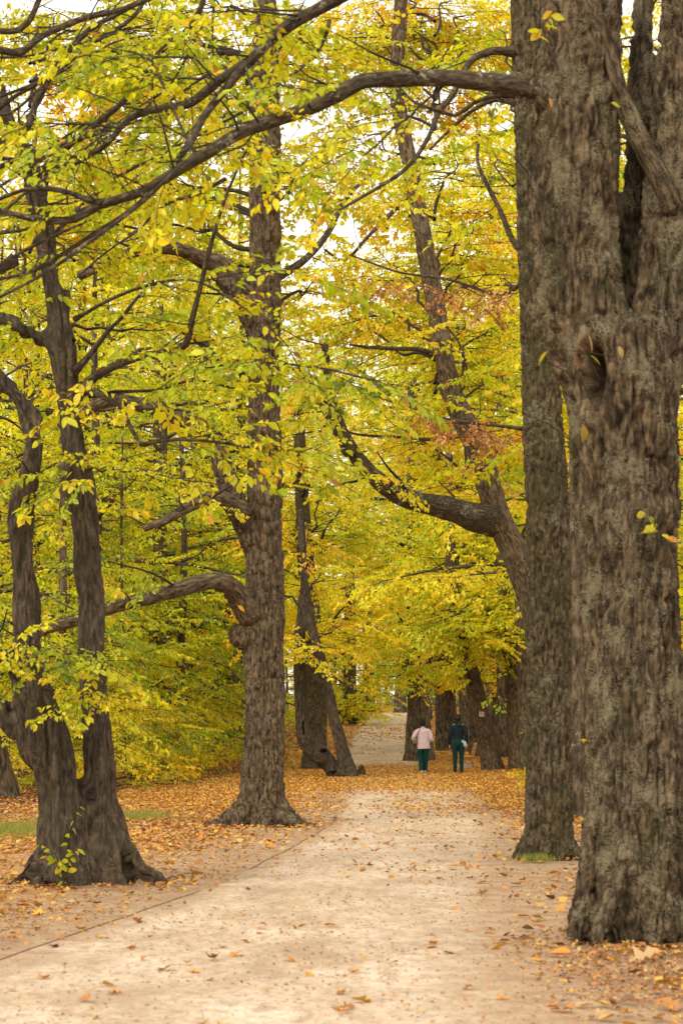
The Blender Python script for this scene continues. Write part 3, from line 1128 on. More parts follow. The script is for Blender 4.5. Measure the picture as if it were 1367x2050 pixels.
def sprig(tree, a, b, d, n, size, col, colv=0.1):
    """a twig with n leaves from pixel a to pixel b"""
    wa, wb = P(*a, d), P(*b, d - 0.05)
    v, f, bx = tube(np.array([wa, (wa + wb) / 2 + np.array((0, 0, 0.02)), wb]) - tree.o, [0.004, 0.003, 0.002], 5, 0.05)
    tgo = link('twig', mesh_np('twig', v, f, M['twig']), tree.root)
    for k in range(n):
        t = (k + 0.6) / n
        p = wa * (1 - t) + wb * t
        o = link('leaf', leaf_single_me, tree.root)
        o.location = [float(c) for c in (p - tree.o)]
        o.rotation_euler = (random.uniform(-1.2, 1.2) + 1.0, random.uniform(-0.2, 0.9), random.choice((0.3, 3.4)) + random.uniform(-0.9, 0.9))
        s = size * random.uniform(0.7, 1.15)
        o.scale = (s, s, s)
        o.color = (*[max(0.01, c * random.uniform(1 - colv * 2, 1 + colv * 2)) for c in col], 1)


D1 = T1.d - 0.46
sprig(T1, (1230, 715), (1062, 700), D1, 2, 0.13, (0.45, 0.42, 0.03))
for k in range(13):
    q = k / 12
    loose_leaf(T1, 1150 + 42 * random.random(), 648 + 34 * random.random() * (1 + q), D1 + random.uniform(-0.03, 0.05), random.uniform(0.07, 0.17), random.choice([(0.30, 0.13, 0.06), (0.20, 0.085, 0.04), (0.42, 0.21, 0.10), (0.13, 0.06, 0.035), (0.50, 0.30, 0.16)]), (random.uniform(0.2, 2.9), random.uniform(0.9, 1.7), random.uniform(0, 6.28)), random.uniform(1, 3.5)).scale.y *= random.uniform(0.3, 0.8)
loose_leaf(T1, 1237, 693, D1 + 0.03, 0.10, (0.6, 0.46, 0.16), (1.5, 1.2, 0.0), 2.0)
loose_leaf(T1, 1165, 850, D1 + 0.03, 0.14, (0.36, 0.25, 0.06), (1.9, 1.4, 0.6), 2.5)
for a_, b_ in (((1165, 690), (1200, 760)), ((1158, 750), (1185, 810)), ((1195, 660), (1225, 705))):
    T1.fo.tw.append((np.array([P(*a_, D1), P(*b_, D1 + 0.02)]), np.array([0.006, 0.004])))
sprig(T1, (1325, 1075), (1290, 1025), T1.d - 0.5, 7, 0.12, (0.52, 0.47, 0.03))
sprig(T1, (1110, 20), (1072, 75), T1.d - 0.55, 8, 0.12, (0.6, 0.52, 0.03))
loose_leaf(T1, 1330, 1078, T1.d - 0.5, 0.12, (0.6, 0.28, 0.04), (1.2, 0.1, 0.2))
loose_leaf(T1, 1222, 205, T1.d - 0.5, 0.09, (0.5, 0.5, 0.03), (1.2, 0.3, 0.4))
loose_leaf(T1, 1098, 195, T1.d - 0.5, 0.08, (0.6, 0.3, 0.06), (1.3, 1.2, 0.4))
loose_leaf(T1, 1030, 1010, T1.d - 0.6, 0.07, (0.5, 0.42, 0.04), (1.2, 0.8, 1.2))

T1.finish('M', single=300, keep=0.72)

# =================================================================== second tree on the right
T2 = Tree('chestnut_tree', 'straight mossy trunk just left of the big forked tree, dead brown leaf sprays on it', 1098, 1720, mat='bark_mid')
tw, tr = T2.stem([(1100, 1790, 112), (1100, 1715, 104), (1100, 1640, 98), (1101, 1500, 92), (1100, 1300, 88), (1096, 1100, 84), (1090, 900, 80), (1080, 700, 76), (1070, 500, 72), (1062, 300, 68), (1056, 100, 66), (1050, -150, 62)])
link('trunk', remesh([tube(tw - T2.o, tr, 36, 0.1)] + roots(T2.o * 0, 7, 0.3, 0.27, 0.2, 6.283, 0.4), 0.017, 4, dsp(0.028, 0.05, 31, 0, 17, 5.5), 'trunk', M['bark_mossy'], 3), T2.root)
T2.branch([(1050, 105), (1020, 103), (985, 102), (950, 115), (930, 140), (905, 190), (875, 230), (855, 280), (810, 340), (740, 385), (680, 420)], 20, 6, 0, -1, sub=7, leafy=0.3, pal='lime', slen=(0.5, 1.1))
T2.branch([(1045, 500), (1025, 480), (1000, 420), (970, 360), (955, 320), (960, 270)], 14, 6, 0, 0.5, sub=4, leafy=0.4, pal='lime', slen=(0.5, 1.2))
T2.branch([(1050, 560), (1000, 590), (900, 560), (800, 545), (700, 510)], 8, 4, 0.2, 1.0, sub=0)
T2.branch([(1055, 860), (980, 850), (900, 840), (820, 815), (740, 790)], 8, 4, 0.2, 1.0, sub=0)
T2.branch([(1040, 210), (990, 200), (940, 225), (900, 260), (860, 300)], 12, 5, 0, 0.5, sub=5, leafy=0.25, slen=(0.4, 0.9))
for dst in [(985, 300, 2.5), (960, 150, 2.5), (1000, 60, 2.5)]:
    T2.limb_to((1050, dst[1] + 90, 0), dst, 8, random.choice(('lime', 'green', 'yellow')), sub=7, leafy=0.85, slen=(0.5, 1.2))
T2.finish('M', single=200, keep=0.8)
# withered brown sprays hanging on it
dead = Foliage()
for (x0, x1, y0, y1, n) in [(750, 1045, 552, 585, 26), (930, 1040, 590, 640, 6), (815, 1050, 815, 880, 32), (975, 990, 905, 950, 2)]:
    for k in range(n):
        t = random.random()
        px = x0 + (x1 - x0) * t
        py = y0 + (y1 - y0) * (0.7 * t + 0.3 * random.random())
        a = random.uniform(-0.7, 0.7) + random.choice((0, math.pi))
        dead.spray(P(px, py, T2.d + 0.4 + random.uniform(-0.4, 0.6)), np.array((math.cos(a), math.sin(a), -0.2)), random.uniform(0.3, 0.5), 'dead', droop=0.4, roll=0.8)
dead.build('withered_leaves', T2.root, T2.o, 'M', mat='dead', accent=0.0)

# =================================================================== the tree in the middle
T4 = Tree('lime_tree', 'tall upright tree in the middle left of the path with low arching bough', 527, 1655, mat='bark_mid')
tw, tr = T4.stem([(530, 1730, 116), (529, 1660, 104), (528, 1600, 90), (528, 1500, 82), (529, 1400, 80), (529, 1250, 80), (530, 1100, 74), (530, 950, 68), (528, 800, 66), (528, 650, 66), (530, 500, 62), (532, 300, 58), (533, 150, 52), (530, 0, 48), (520, -200, 42)])
b1, br1 = T4.stem([(525, 1300, 50), (480, 1272, 46, -0.15), (470, 1255, 20, -0.2)])                     # burl
l1, lr1 = T4.stem([(520, 1110, 55), (490, 1050, 50, -0.1), (470, 1000, 45, -0.2), (450, 945, 40, -0.3), (432, 890, 36, -0.4), (405, 855, 34, -0.5)])
l2, lr2 = T4.stem([(525, 690, 50), (500, 630, 46, -0.1), (470, 580, 40, -0.2), (430, 540, 34, -0.3)])
rts = roots(T4.o * 0, 7, 0.45, 0.36, 0.3, 6.283, 0.5)
l3, lr3 = T4.stem([(528, 1270, 60, 0), (503, 1232, 56, -0.1), (480, 1196, 46, -0.15), (455, 1170, 40, -0.3), (430, 1166, 36, -0.4)])
rts.append(tube(l3 - T4.o, lr3, 20, 0.08))
rl, rlr = T4.stem([(500, 1600, 40, -0.1), (470, 1638, 44, -0.25), (430, 1656, 28, -0.4), (375, 1668, 14, -0.5)])
rts.append(tube(rl - T4.o, rlr, 12, 0.08))
link('trunk', remesh([tube(tw - T4.o, tr, 36, 0.1), tube(b1 - T4.o, br1, 16, 0.08), tube(l1 - T4.o, lr1, 20, 0.1), tube(l2 - T4.o, lr2, 20, 0.1)] + rts, 0.019, 4, dsp(0.032, 0.06, 41, 0, 14, 4.5), 'trunk', M['bark_mid'], 3), T4.root)
T4.branch([(505, 1235), (480, 1195), (455, 1168), (415, 1164), (370, 1176), (300, 1196), (220, 1217), (150, 1243), (95, 1258), (30, 1290)], 40, 20, -0.1, -2.2, sub=7, leafy=0.25, pal='olive', slen=(0.6, 1.6), sides=20, bark=0.01, t0=0.3, mat='bark_mid')
T4.branch([(485, 1030), (455, 1003), (420, 998), (375, 1016), (330, 1042), (290, 1058)], 34, 14, -0.3, -1.2, sub=6, leafy=0.3, pal='lime', slen=(0.6, 1.5), sides=16, bark=0.008, mat='bark_mid')
T4.branch([(405, 855), (360, 838), (310, 820), (250, 803), (210, 805), (172, 822), (120, 850)], 34, 22, -0.5, -2.0, sub=6, leafy=0.3, pal='lime', slen=(0.6, 1.6), sides=16, bark=0.008, mat='bark_mid', collar=1.0)
T4.branch([(430, 540), (390, 512), (345, 496), (290, 498), (230, 520), (160, 552)], 34, 20, -0.3, -1.8, sub=8, leafy=0.4, pal='lime', slen=(0.6, 1.6), sides=16, bark=0.008, mat='bark_mid', collar=1.0)
T4.branch([(515, 620), (490, 570), (465, 535), (430, 515), (350, 500)], 28, 16, -0.2, 0.4, sub=6, leafy=0.7, pal='yellow', slen=(0.6, 1.5), sides=14, mat='bark_mid')
T4.branch([(330, 650), (380, 670), (420, 700), (480, 740), (515, 800)][::-1], 20, 10, 0, -1.5, sub=6, leafy=0.7, slen=(0.5, 1.3))
T4.branch([(545, 560), (610, 520), (660, 460), (690, 400), (740, 350)], 18, 7, 0, 1.5, sub=8, leafy=0.8, pal='yellow', slen=(0.6, 1.6))
for dst in [(330, 350, 1.5), (640, 300, 2), (450, 230, 2), (600, 90, 2), (440, 120, 2), (380, 180, 2.5), (650, 560, 2), (280, 420, 2.5), (460, 50, 2.5), (200, 330, 2.5), (250, 120, 2.5), (120, 430, 2.5), (640, 30, 2.5), (340, 20, 2.5), (150, 60, 2.5), (60, 330, 3), (540, 330, -1.2), (60, 0, 2), (170, -10, 2.2), (270, 10, 2.4), (390, -10, 2.4), (620, -20, 2.5), (20, 60, 2)]:
    T4.limb_to((530, dst[1] + random.uniform(60, 200), 0), dst, 12, random.choice(('lime', 'yellow', 'lime', 'lime', 'yellow')), sub=9, leafy=0.85, slen=(0.6, 1.4), sc=(0.8, 1.1), as_part=False)
T4.finish('M', single=300, keep=0.78)
loose_leaf(T4, 476, 1212, T4.d - 0.7, 0.16, (0.75, 0.42, 0.02), (1.4, 0.6, 0.5))

# =================================================================== twin stemmed tree on the left
T5 = Tree('hornbeam_tree', 'twin stemmed dark fluted tree at the left edge with flared roots', 170, 1772, mat='bark_hornbeam')
a_, ar = T5.stem([(225, 1840, 130), (222, 1770, 118), (215, 1700, 100), (207, 1600, 88), (195, 1450, 80), (186, 1330, 76), (180, 1200, 72), (163, 1000, 72), (142, 820, 70), (125, 690, 80), (110, 600, 74), (98, 520, 62), (82, 440, 54), (55, 340, 46), (22, 250, 42), (-10, 150, 40)])
b_, brr = T5.stem([(100, 1840, 125, -0.25), (108, 1770, 112, -0.25), (112, 1700, 100, -0.25), (114, 1600, 94, -0.25), (98, 1480, 96, -0.3), (74, 1380, 92, -0.35), (58, 1280, 78, -0.35), (46, 1150, 72, -0.4), (44, 1040, 72, -0.4), (58, 960, 62, -0.4), (66, 895, 56, -0.4), (52, 830, 58, -0.4), (18, 775, 56, -0.4), (-40, 720, 50, -0.4)])
c_, cr = T5.stem([(112, 1590, 70, -0.2), (70, 1500, 76, -0.2), (25, 1440, 72, -0.15), (-40, 1395, 66, -0.1)])
d_, drr = T5.stem([(130, 740, 60), (100, 690, 52, -0.1), (60, 665, 44, -0.15), (10, 640, 40, -0.2), (-50, 620, 36, -0.2)])
e_, er = T5.stem([(135, 640, 46), (140, 600, 42), (142, 572, 34)])
g_, gr = T5.stem([(85, 1400, 70, -0.3), (40, 1345, 64, -0.4), (-10, 1305, 60, -0.5), (-50, 1290, 56, -0.5)])
parts = [tube(a_ - T5.o, ar, 32, 0.08), tube(b_ - T5.o, brr, 32, 0.08), tube(c_ - T5.o, cr, 24, 0.08), tube(d_ - T5.o, drr, 20, 0.08), tube(e_ - T5.o, er, 20, 0.06), tube(g_ - T5.o, gr, 24, 0.08)]
m_, mr = T5.stem([(160, 1830, 170, -0.1), (161, 1740, 128, -0.1), (160, 1650, 84, -0.1), (156, 1560, 44, -0.1)])
parts.append(tube(m_ - T5.o, mr, 28, 0.08))
parts += roots(P(222, 1772, T5.d) - T5.o, 5, 0.42, 0.24, -1.9, 4.0, 0.45)
parts += roots(P(105, 1772, T5.d - 0.25) - T5.o, 5, 0.3, 0.24, 1.9, 4.2, 0.45)
rr1, rrr = T5.stem([(205, 1500, 30, 0.1), (230, 1610, 52, -0.02), (262, 1690, 46, -0.12), (300, 1745, 34, -0.2), (345, 1768, 14, -0.2)])
parts.append(tube(rr1 - T5.o, rrr, 14, 0.06))
link('trunk', remesh(parts, 0.020, 4, dsp(0.009, 0.04, 51, 0.12, 20, 3.0), 'trunk', M['bark_hornbeam'], 3), T5.root)
T5.branch([(160, 790), (180, 765), (205, 745), (270, 716), (340, 705), (372, 690), (385, 640), (405, 560), (425, 480), (450, 400), (480, 330), (512, 262)], 22, 5, -0.1, -1.6, sub=9, leafy=0.35, slen=(0.5, 1.2), t0=0.25, collar=1.4)
T5.branch([(150, 745), (185, 705), (215, 665), (240, 640), (285, 585)], 14, 6, -0.1, -0.6, sub=5, leafy=0.7, slen=(0.5, 1.2))
T5.branch([(160, 775), (200, 790), (240, 812), (262, 855), (290, 892), (330, 872)], 16, 5, -0.2, -1.0, sub=6, leafy=0.85, slen=(0.5, 1.2))
T5.branch([(340, 705), (400, 715), (470, 722), (560, 728), (650, 738), (760, 765)], 9, 4, -0.5, -2.0, sub=14, leafy=0.9, slen=(0.35, 0.8), sc=(0.6, 0.9), t0=0.15, collar=1.0)
T5.branch([(280, 890), (350, 880), (430, 885), (500, 895), (560, 900), (605, 905)], 8, 4, -0.9, -1.8, sub=9, leafy=0.9, slen=(0.35, 0.75), sc=(0.6, 0.9), t0=0.15, collar=1.0)
T5.branch([(150, 640), (220, 600), (300, 570), (380, 560), (450, 590), (500, 625)], 9, 4, -0.2, -1.2, sub=5, leafy=0.4, slen=(0.4, 0.9), sc=(0.7, 1.0))
# the tangle of dark boughs over the top left corner
T5.branch([(-30, 118), (0, 100), (40, 106), (90, 70), (170, 36), (240, 20), (320, -10)], 17, 11, -1.5, -0.5, sub=5, leafy=0.4, slen=(0.4, 1.1), collar=1.0)
T5.branch([(-30, 300), (0, 285), (50, 265), (80, 190), (130, 112), (180, 60), (250, 20), (330, -30)], 18, 10, -1.0, -0.2, sub=6, leafy=0.4, slen=(0.4, 1.1), collar=1.0)
T5.branch([(190, 82), (240, 55), (275, 25), (300, -20)], 10, 8, -0.4, 0.2, sub=2, leafy=0.4, collar=1.0)
T5.branch([(60, 360), (120, 310), (150, 280), (210, 235), (250, 200), (290, 145), (320, 105), (385, 48), (415, -20)], 15, 11, -0.3, -1.5, sub=7, leafy=0.4, slen=(0.4, 1.1), collar=1.0)
T5.branch([(-30, 60), (40, 60), (70, 20), (90, -30)], 14, 12, -1.0, -1.0, sub=2, leafy=0.4, collar=1.0)
T5.branch([(60, 470), (90, 400), (100, 330), (160, 280), (260, 240), (330, 215)], 12, 6, 0.2, 0.8, sub=6, leafy=0.5, slen=(0.4, 1.0), collar=1.0)
T5.branch([(30, 520), (-10, 545), (-50, 560)], 20, 18, -0.2, -0.4, sub=1, leafy=0.4)
T5.branch([(60, 560), (110, 470), (200, 380), (280, 330), (370, 300), (420, 260)], 12, 5, -0.2, 1.2, sub=8, leafy=0.5, slen=(0.4, 1.1))
T5.branch([(428, -20), (427, 40), (424, 80), (432, 140)], 8, 5, -0.6, -0.6, sub=2, leafy=0.3, collar=1.0)
T5.branch([(660, 40), (645, 90), (600, 140), (560, 160)], 9, 4, -0.6, -0.6, sub=2, leafy=0.3, collar=1.0)
for dst in [(330, 660, -0.5), (230, 940, -0.5), (110, 480, 1), (60, 620, 0.6), (650, 735, -1.0), (90, 1050, 1.0)]:
    T5.limb_to((150, dst[1] + random.uniform(-60, 80), 0), dst, 8, random.choice(('lime', 'lime', 'green')), sub=7, leafy=0.85, slen=(0.4, 0.9), sc=(0.6, 0.95), step=0.3)
for dst in [(100, 150, 1.5), (200, 180, 1.6), (60, 60, 1.2), (300, 90, 1.8), (380, 140, 1.6), (150, 350, 1.8), (320, 260, 1.7), (20, 180, 0.6), (30, 420, 1.2), (120, 20, 1.6), (220, 20, 1.8)]:
    T5.limb_to((60, dst[1] + random.uniform(60, 200), 0), dst, 8, random.choice(('lime', 'gold', 'lime', 'green')), sub=6, leafy=0.75, slen=(0.4, 1.0), sc=(0.6, 0.9), step=0.28)
random.seed(303)
for k in range(13):
    y0 = random.uniform(40, 560)
    x0, x1 = random.choice(((-30, random.uniform(180, 420)), (random.uniform(380, 520), random.uniform(120, 250))))
    rise = random.uniform(-330, -60) if x0 < 0 else random.uniform(60, 280)
    bend = random.uniform(-50, 50)
    T5.branch([(x0 + (x1 - x0) * t, y0 + rise * t ** 1.2 + bend * math.sin(t * 3.1) + random.uniform(-9, 9), ) for t in (0, 0.2, 0.4, 0.6, 0.8, 1)], random.uniform(6, 11), 3, random.uniform(-2.2, -0.6), random.uniform(-2.2, -0.2), sub=3, leafy=0.18, slen=(0.3, 0.8), sides=8, collar=1.0, bark=0.002)
# low sprays in front of the stems
for src, dst in [((70, 1330), (120, 1300)), ((70, 1290), (190, 1325)), ((60, 1340), (20, 1330)), ((90, 1380), (205, 1385)), ((60, 1300), (60, 1265))]:
    T5.limb_to((*src, -0.45), (*dst, -1.0), 5, random.choice(('green', 'lime')), sub=4, leafy=0.95, slen=(0.25, 0.5), sc=(0.5, 0.7), step=0.25)
for src, dst in [((60, 1020), (40, 1040)), ((70, 905), (75, 930)), ((60, 950), (30, 900))]:
    T5.limb_to((*src, -0.5), (*dst, -0.9), 4, 'lime', sub=2, leafy=0.9, slen=(0.2, 0.4), sc=(0.4, 0.55), step=0.25)
T5.finish('M', single=300, keep=0.74)
# young shoot in front of the roots
SH = Tree('hornbeam_shoot', 'thin leafy shoot with yellow leaves growing against the twin stemmed tree roots', 130, 1790, d=T5.d - 0.75, cat='sapling')
for pl in [[(130, 1795), (125, 1740), (100, 1700), (80, 1690)], [(128, 1780), (135, 1700), (150, 1640), (160, 1615)], [(130, 1770), (115, 1720), (95, 1715)], [(132, 1760), (140, 1720), (155, 1700)]]:
    w = np.array([P(a, b, SH.d - 0.05 * i) for i, (a, b) in enumerate(pl)])
    v, f, b = tube(w - SH.o, np.linspace(0.006, 0.002, len(w)), 5, 0.05)
    link('stem', mesh_np('stem', v, f, M['twig']), SH.root)
    for k in range(9):
        t = 0.25 + 0.75 * k / 8
        p, tg, _ = along(w, w[:, 0] * 0, min(t, 0.999))
        o = link('leaf', leaf_single_me, SH.root)
        o.location = [float(c) for c in (p - SH.o)]
        o.rotation_euler = (random.uniform(0.2, 1.5), random.uniform(-0.2, 0.9), random.uniform(0, 6.28))
        s = random.uniform(0.07, 0.11)
        o.scale = (s, s, s)
        c = random.choice(PAL['gold'] + PAL['lime'] + PAL['green'])
        o.color = (*c, 1)

# =================================================================== leaning, sinuous tree right of the middle
T6 = Tree('lime_tree', 'slender sinuous tree leaning left with a thick dark side limb', 1098, 1590, d=47, mat='bark_mid')
T6.trunk_tube([(1100, 1640, 75), (1100, 1560, 66), (1098, 1450, 62), (1092, 1330, 60), (1070, 1220, 58), (1035, 1120, 56), (1003, 1050, 52), (985, 1000, 50), (968, 930, 47), (938, 860, 46), (905, 790, 44), (886, 700, 40), (868, 590, 38), (848, 480, 34), (830, 380, 33), (810, 280, 32), (795, 190, 32), (795, 120, 30), (803, 0, 28), (812, -200, 24)], 30, 0.1, 0.016, (0.3, 0.5, 5))
T6.branch([(985, 1040), (950, 1035), (900, 1018), (835, 1005), (780, 980), (735, 940), (700, 895), (680, 850), (665, 800), (655, 740), (650, 690)], 50, 14, 0, -1.5, sub=10, leafy=0.5, pal='yellow', slen=(0.7, 1.8), sides=18, bark=0.008, t0=0.3)
T6.branch([(700, 905), (680, 870), (630, 800), (590, 830)], 22, 8, -1.0, -1.6, sub=4, leafy=0.5, pal='yellow', slen=(0.6, 1.4))
T6.branch([(925, 870), (880, 880), (800, 875), (720, 870), (640, 850)], 9, 4, 0, -1.0, sub=6, leafy=0.4, pal='yellow', slen=(0.6, 1.4))
T6.branch([(878, 715), (840, 700), (790, 698), (740, 695), (700, 690)], 12, 5, 0, -1.0, sub=6, leafy=0.7, pal='yellow', slen=(0.6, 1.4))
T6.branch([(905, 800), (935, 760), (920, 690), (890, 650)], 7, 4, 0, -0.6, sub=3, leafy=0.5, pal='lime')
T6.branch([(830, 380), (780, 430), (740, 470), (690, 520), (650, 500)], 10, 5, 0, -1.0, sub=6, leafy=0.6, pal='yellow', slen=(0.6, 1.4))
for dst in [(720, 600, 2.5), (930, 620, 2.5), (970, 720, 2.5), (760, 820, 2.5), (860, 930, 2.5), (1000, 640, 2.5), (950, 480, 2.5), (760, 500, 2.5), (900, 400, 3), (730, 380, 2.5), (910, 280, 3), (700, 250, 3), (880, 150, 3), (930, 60, 3), (730, 60, 3), (1000, 860, 2.5), (680, 640, 2.5), (880, 60, 3.5), (960, 420, 3.5), (1010, 520, 3.5), (960, 800, 2.5), (640, 560, 2.5), (700, 160, 3.5), (760, -20, 3), (840, 10, 3), (900, -10, 3.5), (700, -10, 3), (960, 10, 3.5), (800, 40, 4)]:
    T6.limb_to((870 if dst[1] < 700 else 930, dst[1] + random.uniform(60, 160), 0), dst, 8, random.choice(('lime', 'yellow', 'yellow', 'lime', 'gold')), sub=10, leafy=0.85, slen=(0.8, 1.8), sc=(0.8, 1.15))
T6.finish('C', single=0, twigseg='main')

# =================================================================== other trunks along the path, hand placed
KIT = []


def mid_tree(name, label, base, stems, mat='bark_far', d=None, limbs=(), flare=(0.25, 0.4, 5), group=None, pal=('yellow', 'lime', 'lime', 'gold'), single=0, sides=22):
    t = Tree(name, label, base[0], base[1], d, mat=mat, group=group)
    for s in stems:
        t.trunk_tube(s, sides, 0.15, 0.012, flare, 0.2)
    top = stems[0]
    for dst in limbs:
        best = min((q for s in stems for q in s), key=lambda q: abs(q[1] - dst[1] - 80))
        t.limb_to((best[0], best[1], 0), dst, 9, random.choice(pal), sub=9, leafy=0.85, slen=(0.9, 2.0), sc=(0.9, 1.3), as_part=False, step=0.36)
    t.finish('C', twigseg=False)
    KIT.append(t)
    return t


T3 = mid_tree('lime_tree', 'dark trunk mostly hidden in the gap between the two big right trees', (1152, 1640), [[(1152, 1680, 58), (1152, 1600, 50), (1154, 1400, 46), (1156, 1200, 44), (1160, 900, 40), (1165, 500, 34), (1165, 100, 28)]], limbs=[(1150, 700, 2), (1330, 800, 2), (1340, 950, 1), (1350, 600, 2), (1290, 420, 2), (1250, 250, 1), (1340, 1150, 2), (1300, 100, 1), (1360, 1250, 3), (1150, 880, 1)])
T7 = mid_tree('hornbeam_tree', 'back trunk of the leaning cluster, straight and grey green', (630, 1541), [[(628, 1570, 66), (630, 1530, 52), (632, 1480, 46), (632, 1400, 43), (630, 1300, 40), (622, 1220, 38), (612, 1120, 34), (605, 1000, 28), (600, 850, 22)]], limbs=[(560, 1120, 1), (680, 1080, 1), (640, 980, 2), (720, 1180, 2), (600, 1240, -1), (660, 1230, -1), (590, 880, -1), (615, 960, -1), (600, 800, -1), (585, 1050, -1), (580, 1010, 2), (700, 980, 2)], mat='bark_mossy')
T7b = Tree('hornbeam_tree', 'leaning trunk with bent hollow stem beside it, front of the cluster left of the path', 694, 1557, mat='bark_hornbeam')
a_, ar = T7b.stem([(702, 1585, 50), (698, 1555, 42), (690, 1520, 34), (678, 1470, 30), (662, 1410, 30), (645, 1340, 27), (628, 1270, 24), (614, 1200, 22), (606, 1120, 20), (600, 1020, 17)])
h_, hr = T7b.stem([(672, 1550, 36, 0.5), (655, 1524, 40, 0.4), (630, 1504, 42, 0.3), (611, 1478, 34, 0.2), (603, 1440, 27, 0.2), (602, 1380, 27, 0.2), (600, 1300, 28, 0.2), (604, 1220, 24, 0.1), (608, 1180, 18, 0)])
k_, kr = T7b.stem([(668, 1545, 22, 0.2), (660, 1512, 14, 0.2), (646, 1490, 10, 0.2), (632, 1478, 7, 0.2)])
rk, rkr = T7b.stem([(700, 1540, 26, -0.1), (712, 1556, 16, -0.15), (722, 1562, 8, -0.15)])


def disp7(co):
    h = dsp(0.008, 0.06, 71, 0.07, 14, 2.5)(co)
    for (px, py, rx, rz, dep) in [(609, 1458, 0.05, 0.22, 0.16), (648, 1503, 0.09, 0.06, 0.13), (617, 1412, 0.02, 0.08, 0.06)]:
        c = P(px, py, T7b.d + 0.1) - T7b.o
        rr = np.linalg.norm((co - c) / np.array((rx, 0.6, rz)), axis=1)
        h = h - dep * (1 - sstep(0.6, 1.1, rr)) + 0.02 * np.exp(-((rr - 1.3) / 0.25) ** 2)
    return h


link('trunk', remesh([tube(a_ - T7b.o, ar, 28, 0.1), tube(h_ - T7b.o, hr, 28, 0.1), tube(k_ - T7b.o, kr, 14, 0.08), tube(rk - T7b.o, rkr, 14, 0.08)] + roots(T7b.o * 0, 6, 0.3, 0.24, 0.3, 6.28, 0.35), 0.025, 3, disp7, 'trunk', M['bark_hornbeam'], 2), T7b.root)
for dst in [(560, 1180, 1), (640, 1150, 1), (690, 1250, 1), (590, 1080, 0), (600, 1260, -0.5), (650, 1290, -0.5)]:
    T7b.limb_to((608, dst[1] + 40, 0), dst, 8, random.choice(('yellow', 'gold')), sub=8, leafy=0.85, slen=(0.8, 1.6), sc=(0.9, 1.2))
T7b.finish('C', twigseg=False)
# stump of a root beside the cluster
st = Tree('tree_stump', 'small upright dark root stump at the foot of the leaning trunk', 722, 1553, cat='stump', mat='bark_hornbeam')
st.trunk_tube([(722, 1562, 19), (722, 1548, 18), (723, 1540, 15), (724, 1533, 8)], 20, 0.04, 0.02, (0.2, 0.1, 4), 0.4)

T8 = mid_tree('lime_tree', 'dark trunk wrapped in leaves left of the bright far path', (703, 1450), [[(703, 1462, 40), (702, 1440, 32), (701, 1400, 27), (700, 1340, 25), (700, 1200, 20), (700, 1000, 14)]], limbs=[(660, 1330, 0), (740, 1340, 0), (700, 1380, -1), (670, 1280, 0), (760, 1290, 0), (720, 1230, 0), (640, 1230, 0), (700, 1150, 0), (690, 1395, -1), (715, 1390, -1), (750, 1370, -1), (660, 1390, 0)], pal=('yellow', 'lime'))
T9 = mid_tree('lime_tree', 'thick trunk standing straight behind the person in the pink jacket', (838, 1524), [[(838, 1545, 72), (838, 1518, 58), (838, 1460, 50), (837, 1380, 46), (834, 1300, 42), (830, 1150, 34), (826, 950, 26), (824, 750, 20)]], limbs=[(780, 1200, 0), (880, 1180, 0), (830, 1250, -2), (790, 1290, -2), (760, 1110, 0), (900, 1060, 1), (820, 1040, 0), (740, 1250, -1), (870, 1290, -2), (900, 1260, -2), (810, 1130, -2), (850, 960, 0), (760, 980, 0), (780, 1310, -2)])
T11 = mid_tree('lime_tree', 'leaning trunk carrying the small red and white sign', (975, 1543), [[(988, 1562, 48), (985, 1540, 43), (977, 1500, 38), (964, 1440, 36), (950, 1380, 35), (934, 1310, 31), (915, 1240, 26), (905, 1160, 24), (900, 1050, 20), (898, 900, 16)]], limbs=[(960, 1180, 0), (860, 1130, 0), (1000, 1100, 1), (925, 1260, -2), (1010, 1230, 0), (880, 1230, -2), (890, 1290, -2), (1020, 1240, -1), (850, 1020, 0), (960, 960, 1), (930, 1060, 0), (1000, 1000, 1), (890, 1120, -2), (940, 1240, -3)], mat='bark_mid', pal=('lime', 'lime', 'yellow'), flare=(0.22, 0.4, 5))
mid_tree('lime_tree', 'slim trunk just right of the leaning tree with the sign', (1000, 1498), [[(1000, 1512, 38), (1000, 1490, 32), (999, 1440, 28), (998, 1370, 26), (997, 1250, 24), (996, 1050, 22)]], limbs=[(1010, 1200, 0), (980, 1120, 0), (1030, 1050, 0)])
mid_tree('lime_tree', 'leaning pale brown trunk left beside the straight mossy tree', (1036, 1541), [[(1040, 1562, 52), (1037, 1535, 40), (1034, 1480, 34), (1030, 1420, 32), (1024, 1350, 30), (1016, 1270, 28), (1008, 1190, 24), (1000, 1060, 20)]], limbs=[(1040, 1250, 0), (960, 1200, 0), (1040, 1120, 0), (1000, 1270, -1), (1020, 1010, 0)], mat='bark_mid')
mid_tree('lime_tree', 'dark trunk half hidden behind the left edge of the straight mossy tree', (1056, 1545), [[(1058, 1565, 40), (1056, 1500, 32), (1052, 1400, 30), (1046, 1300, 28), (1040, 1150, 24)]], limbs=[(1050, 1200, 0), (1030, 1180, 0)])
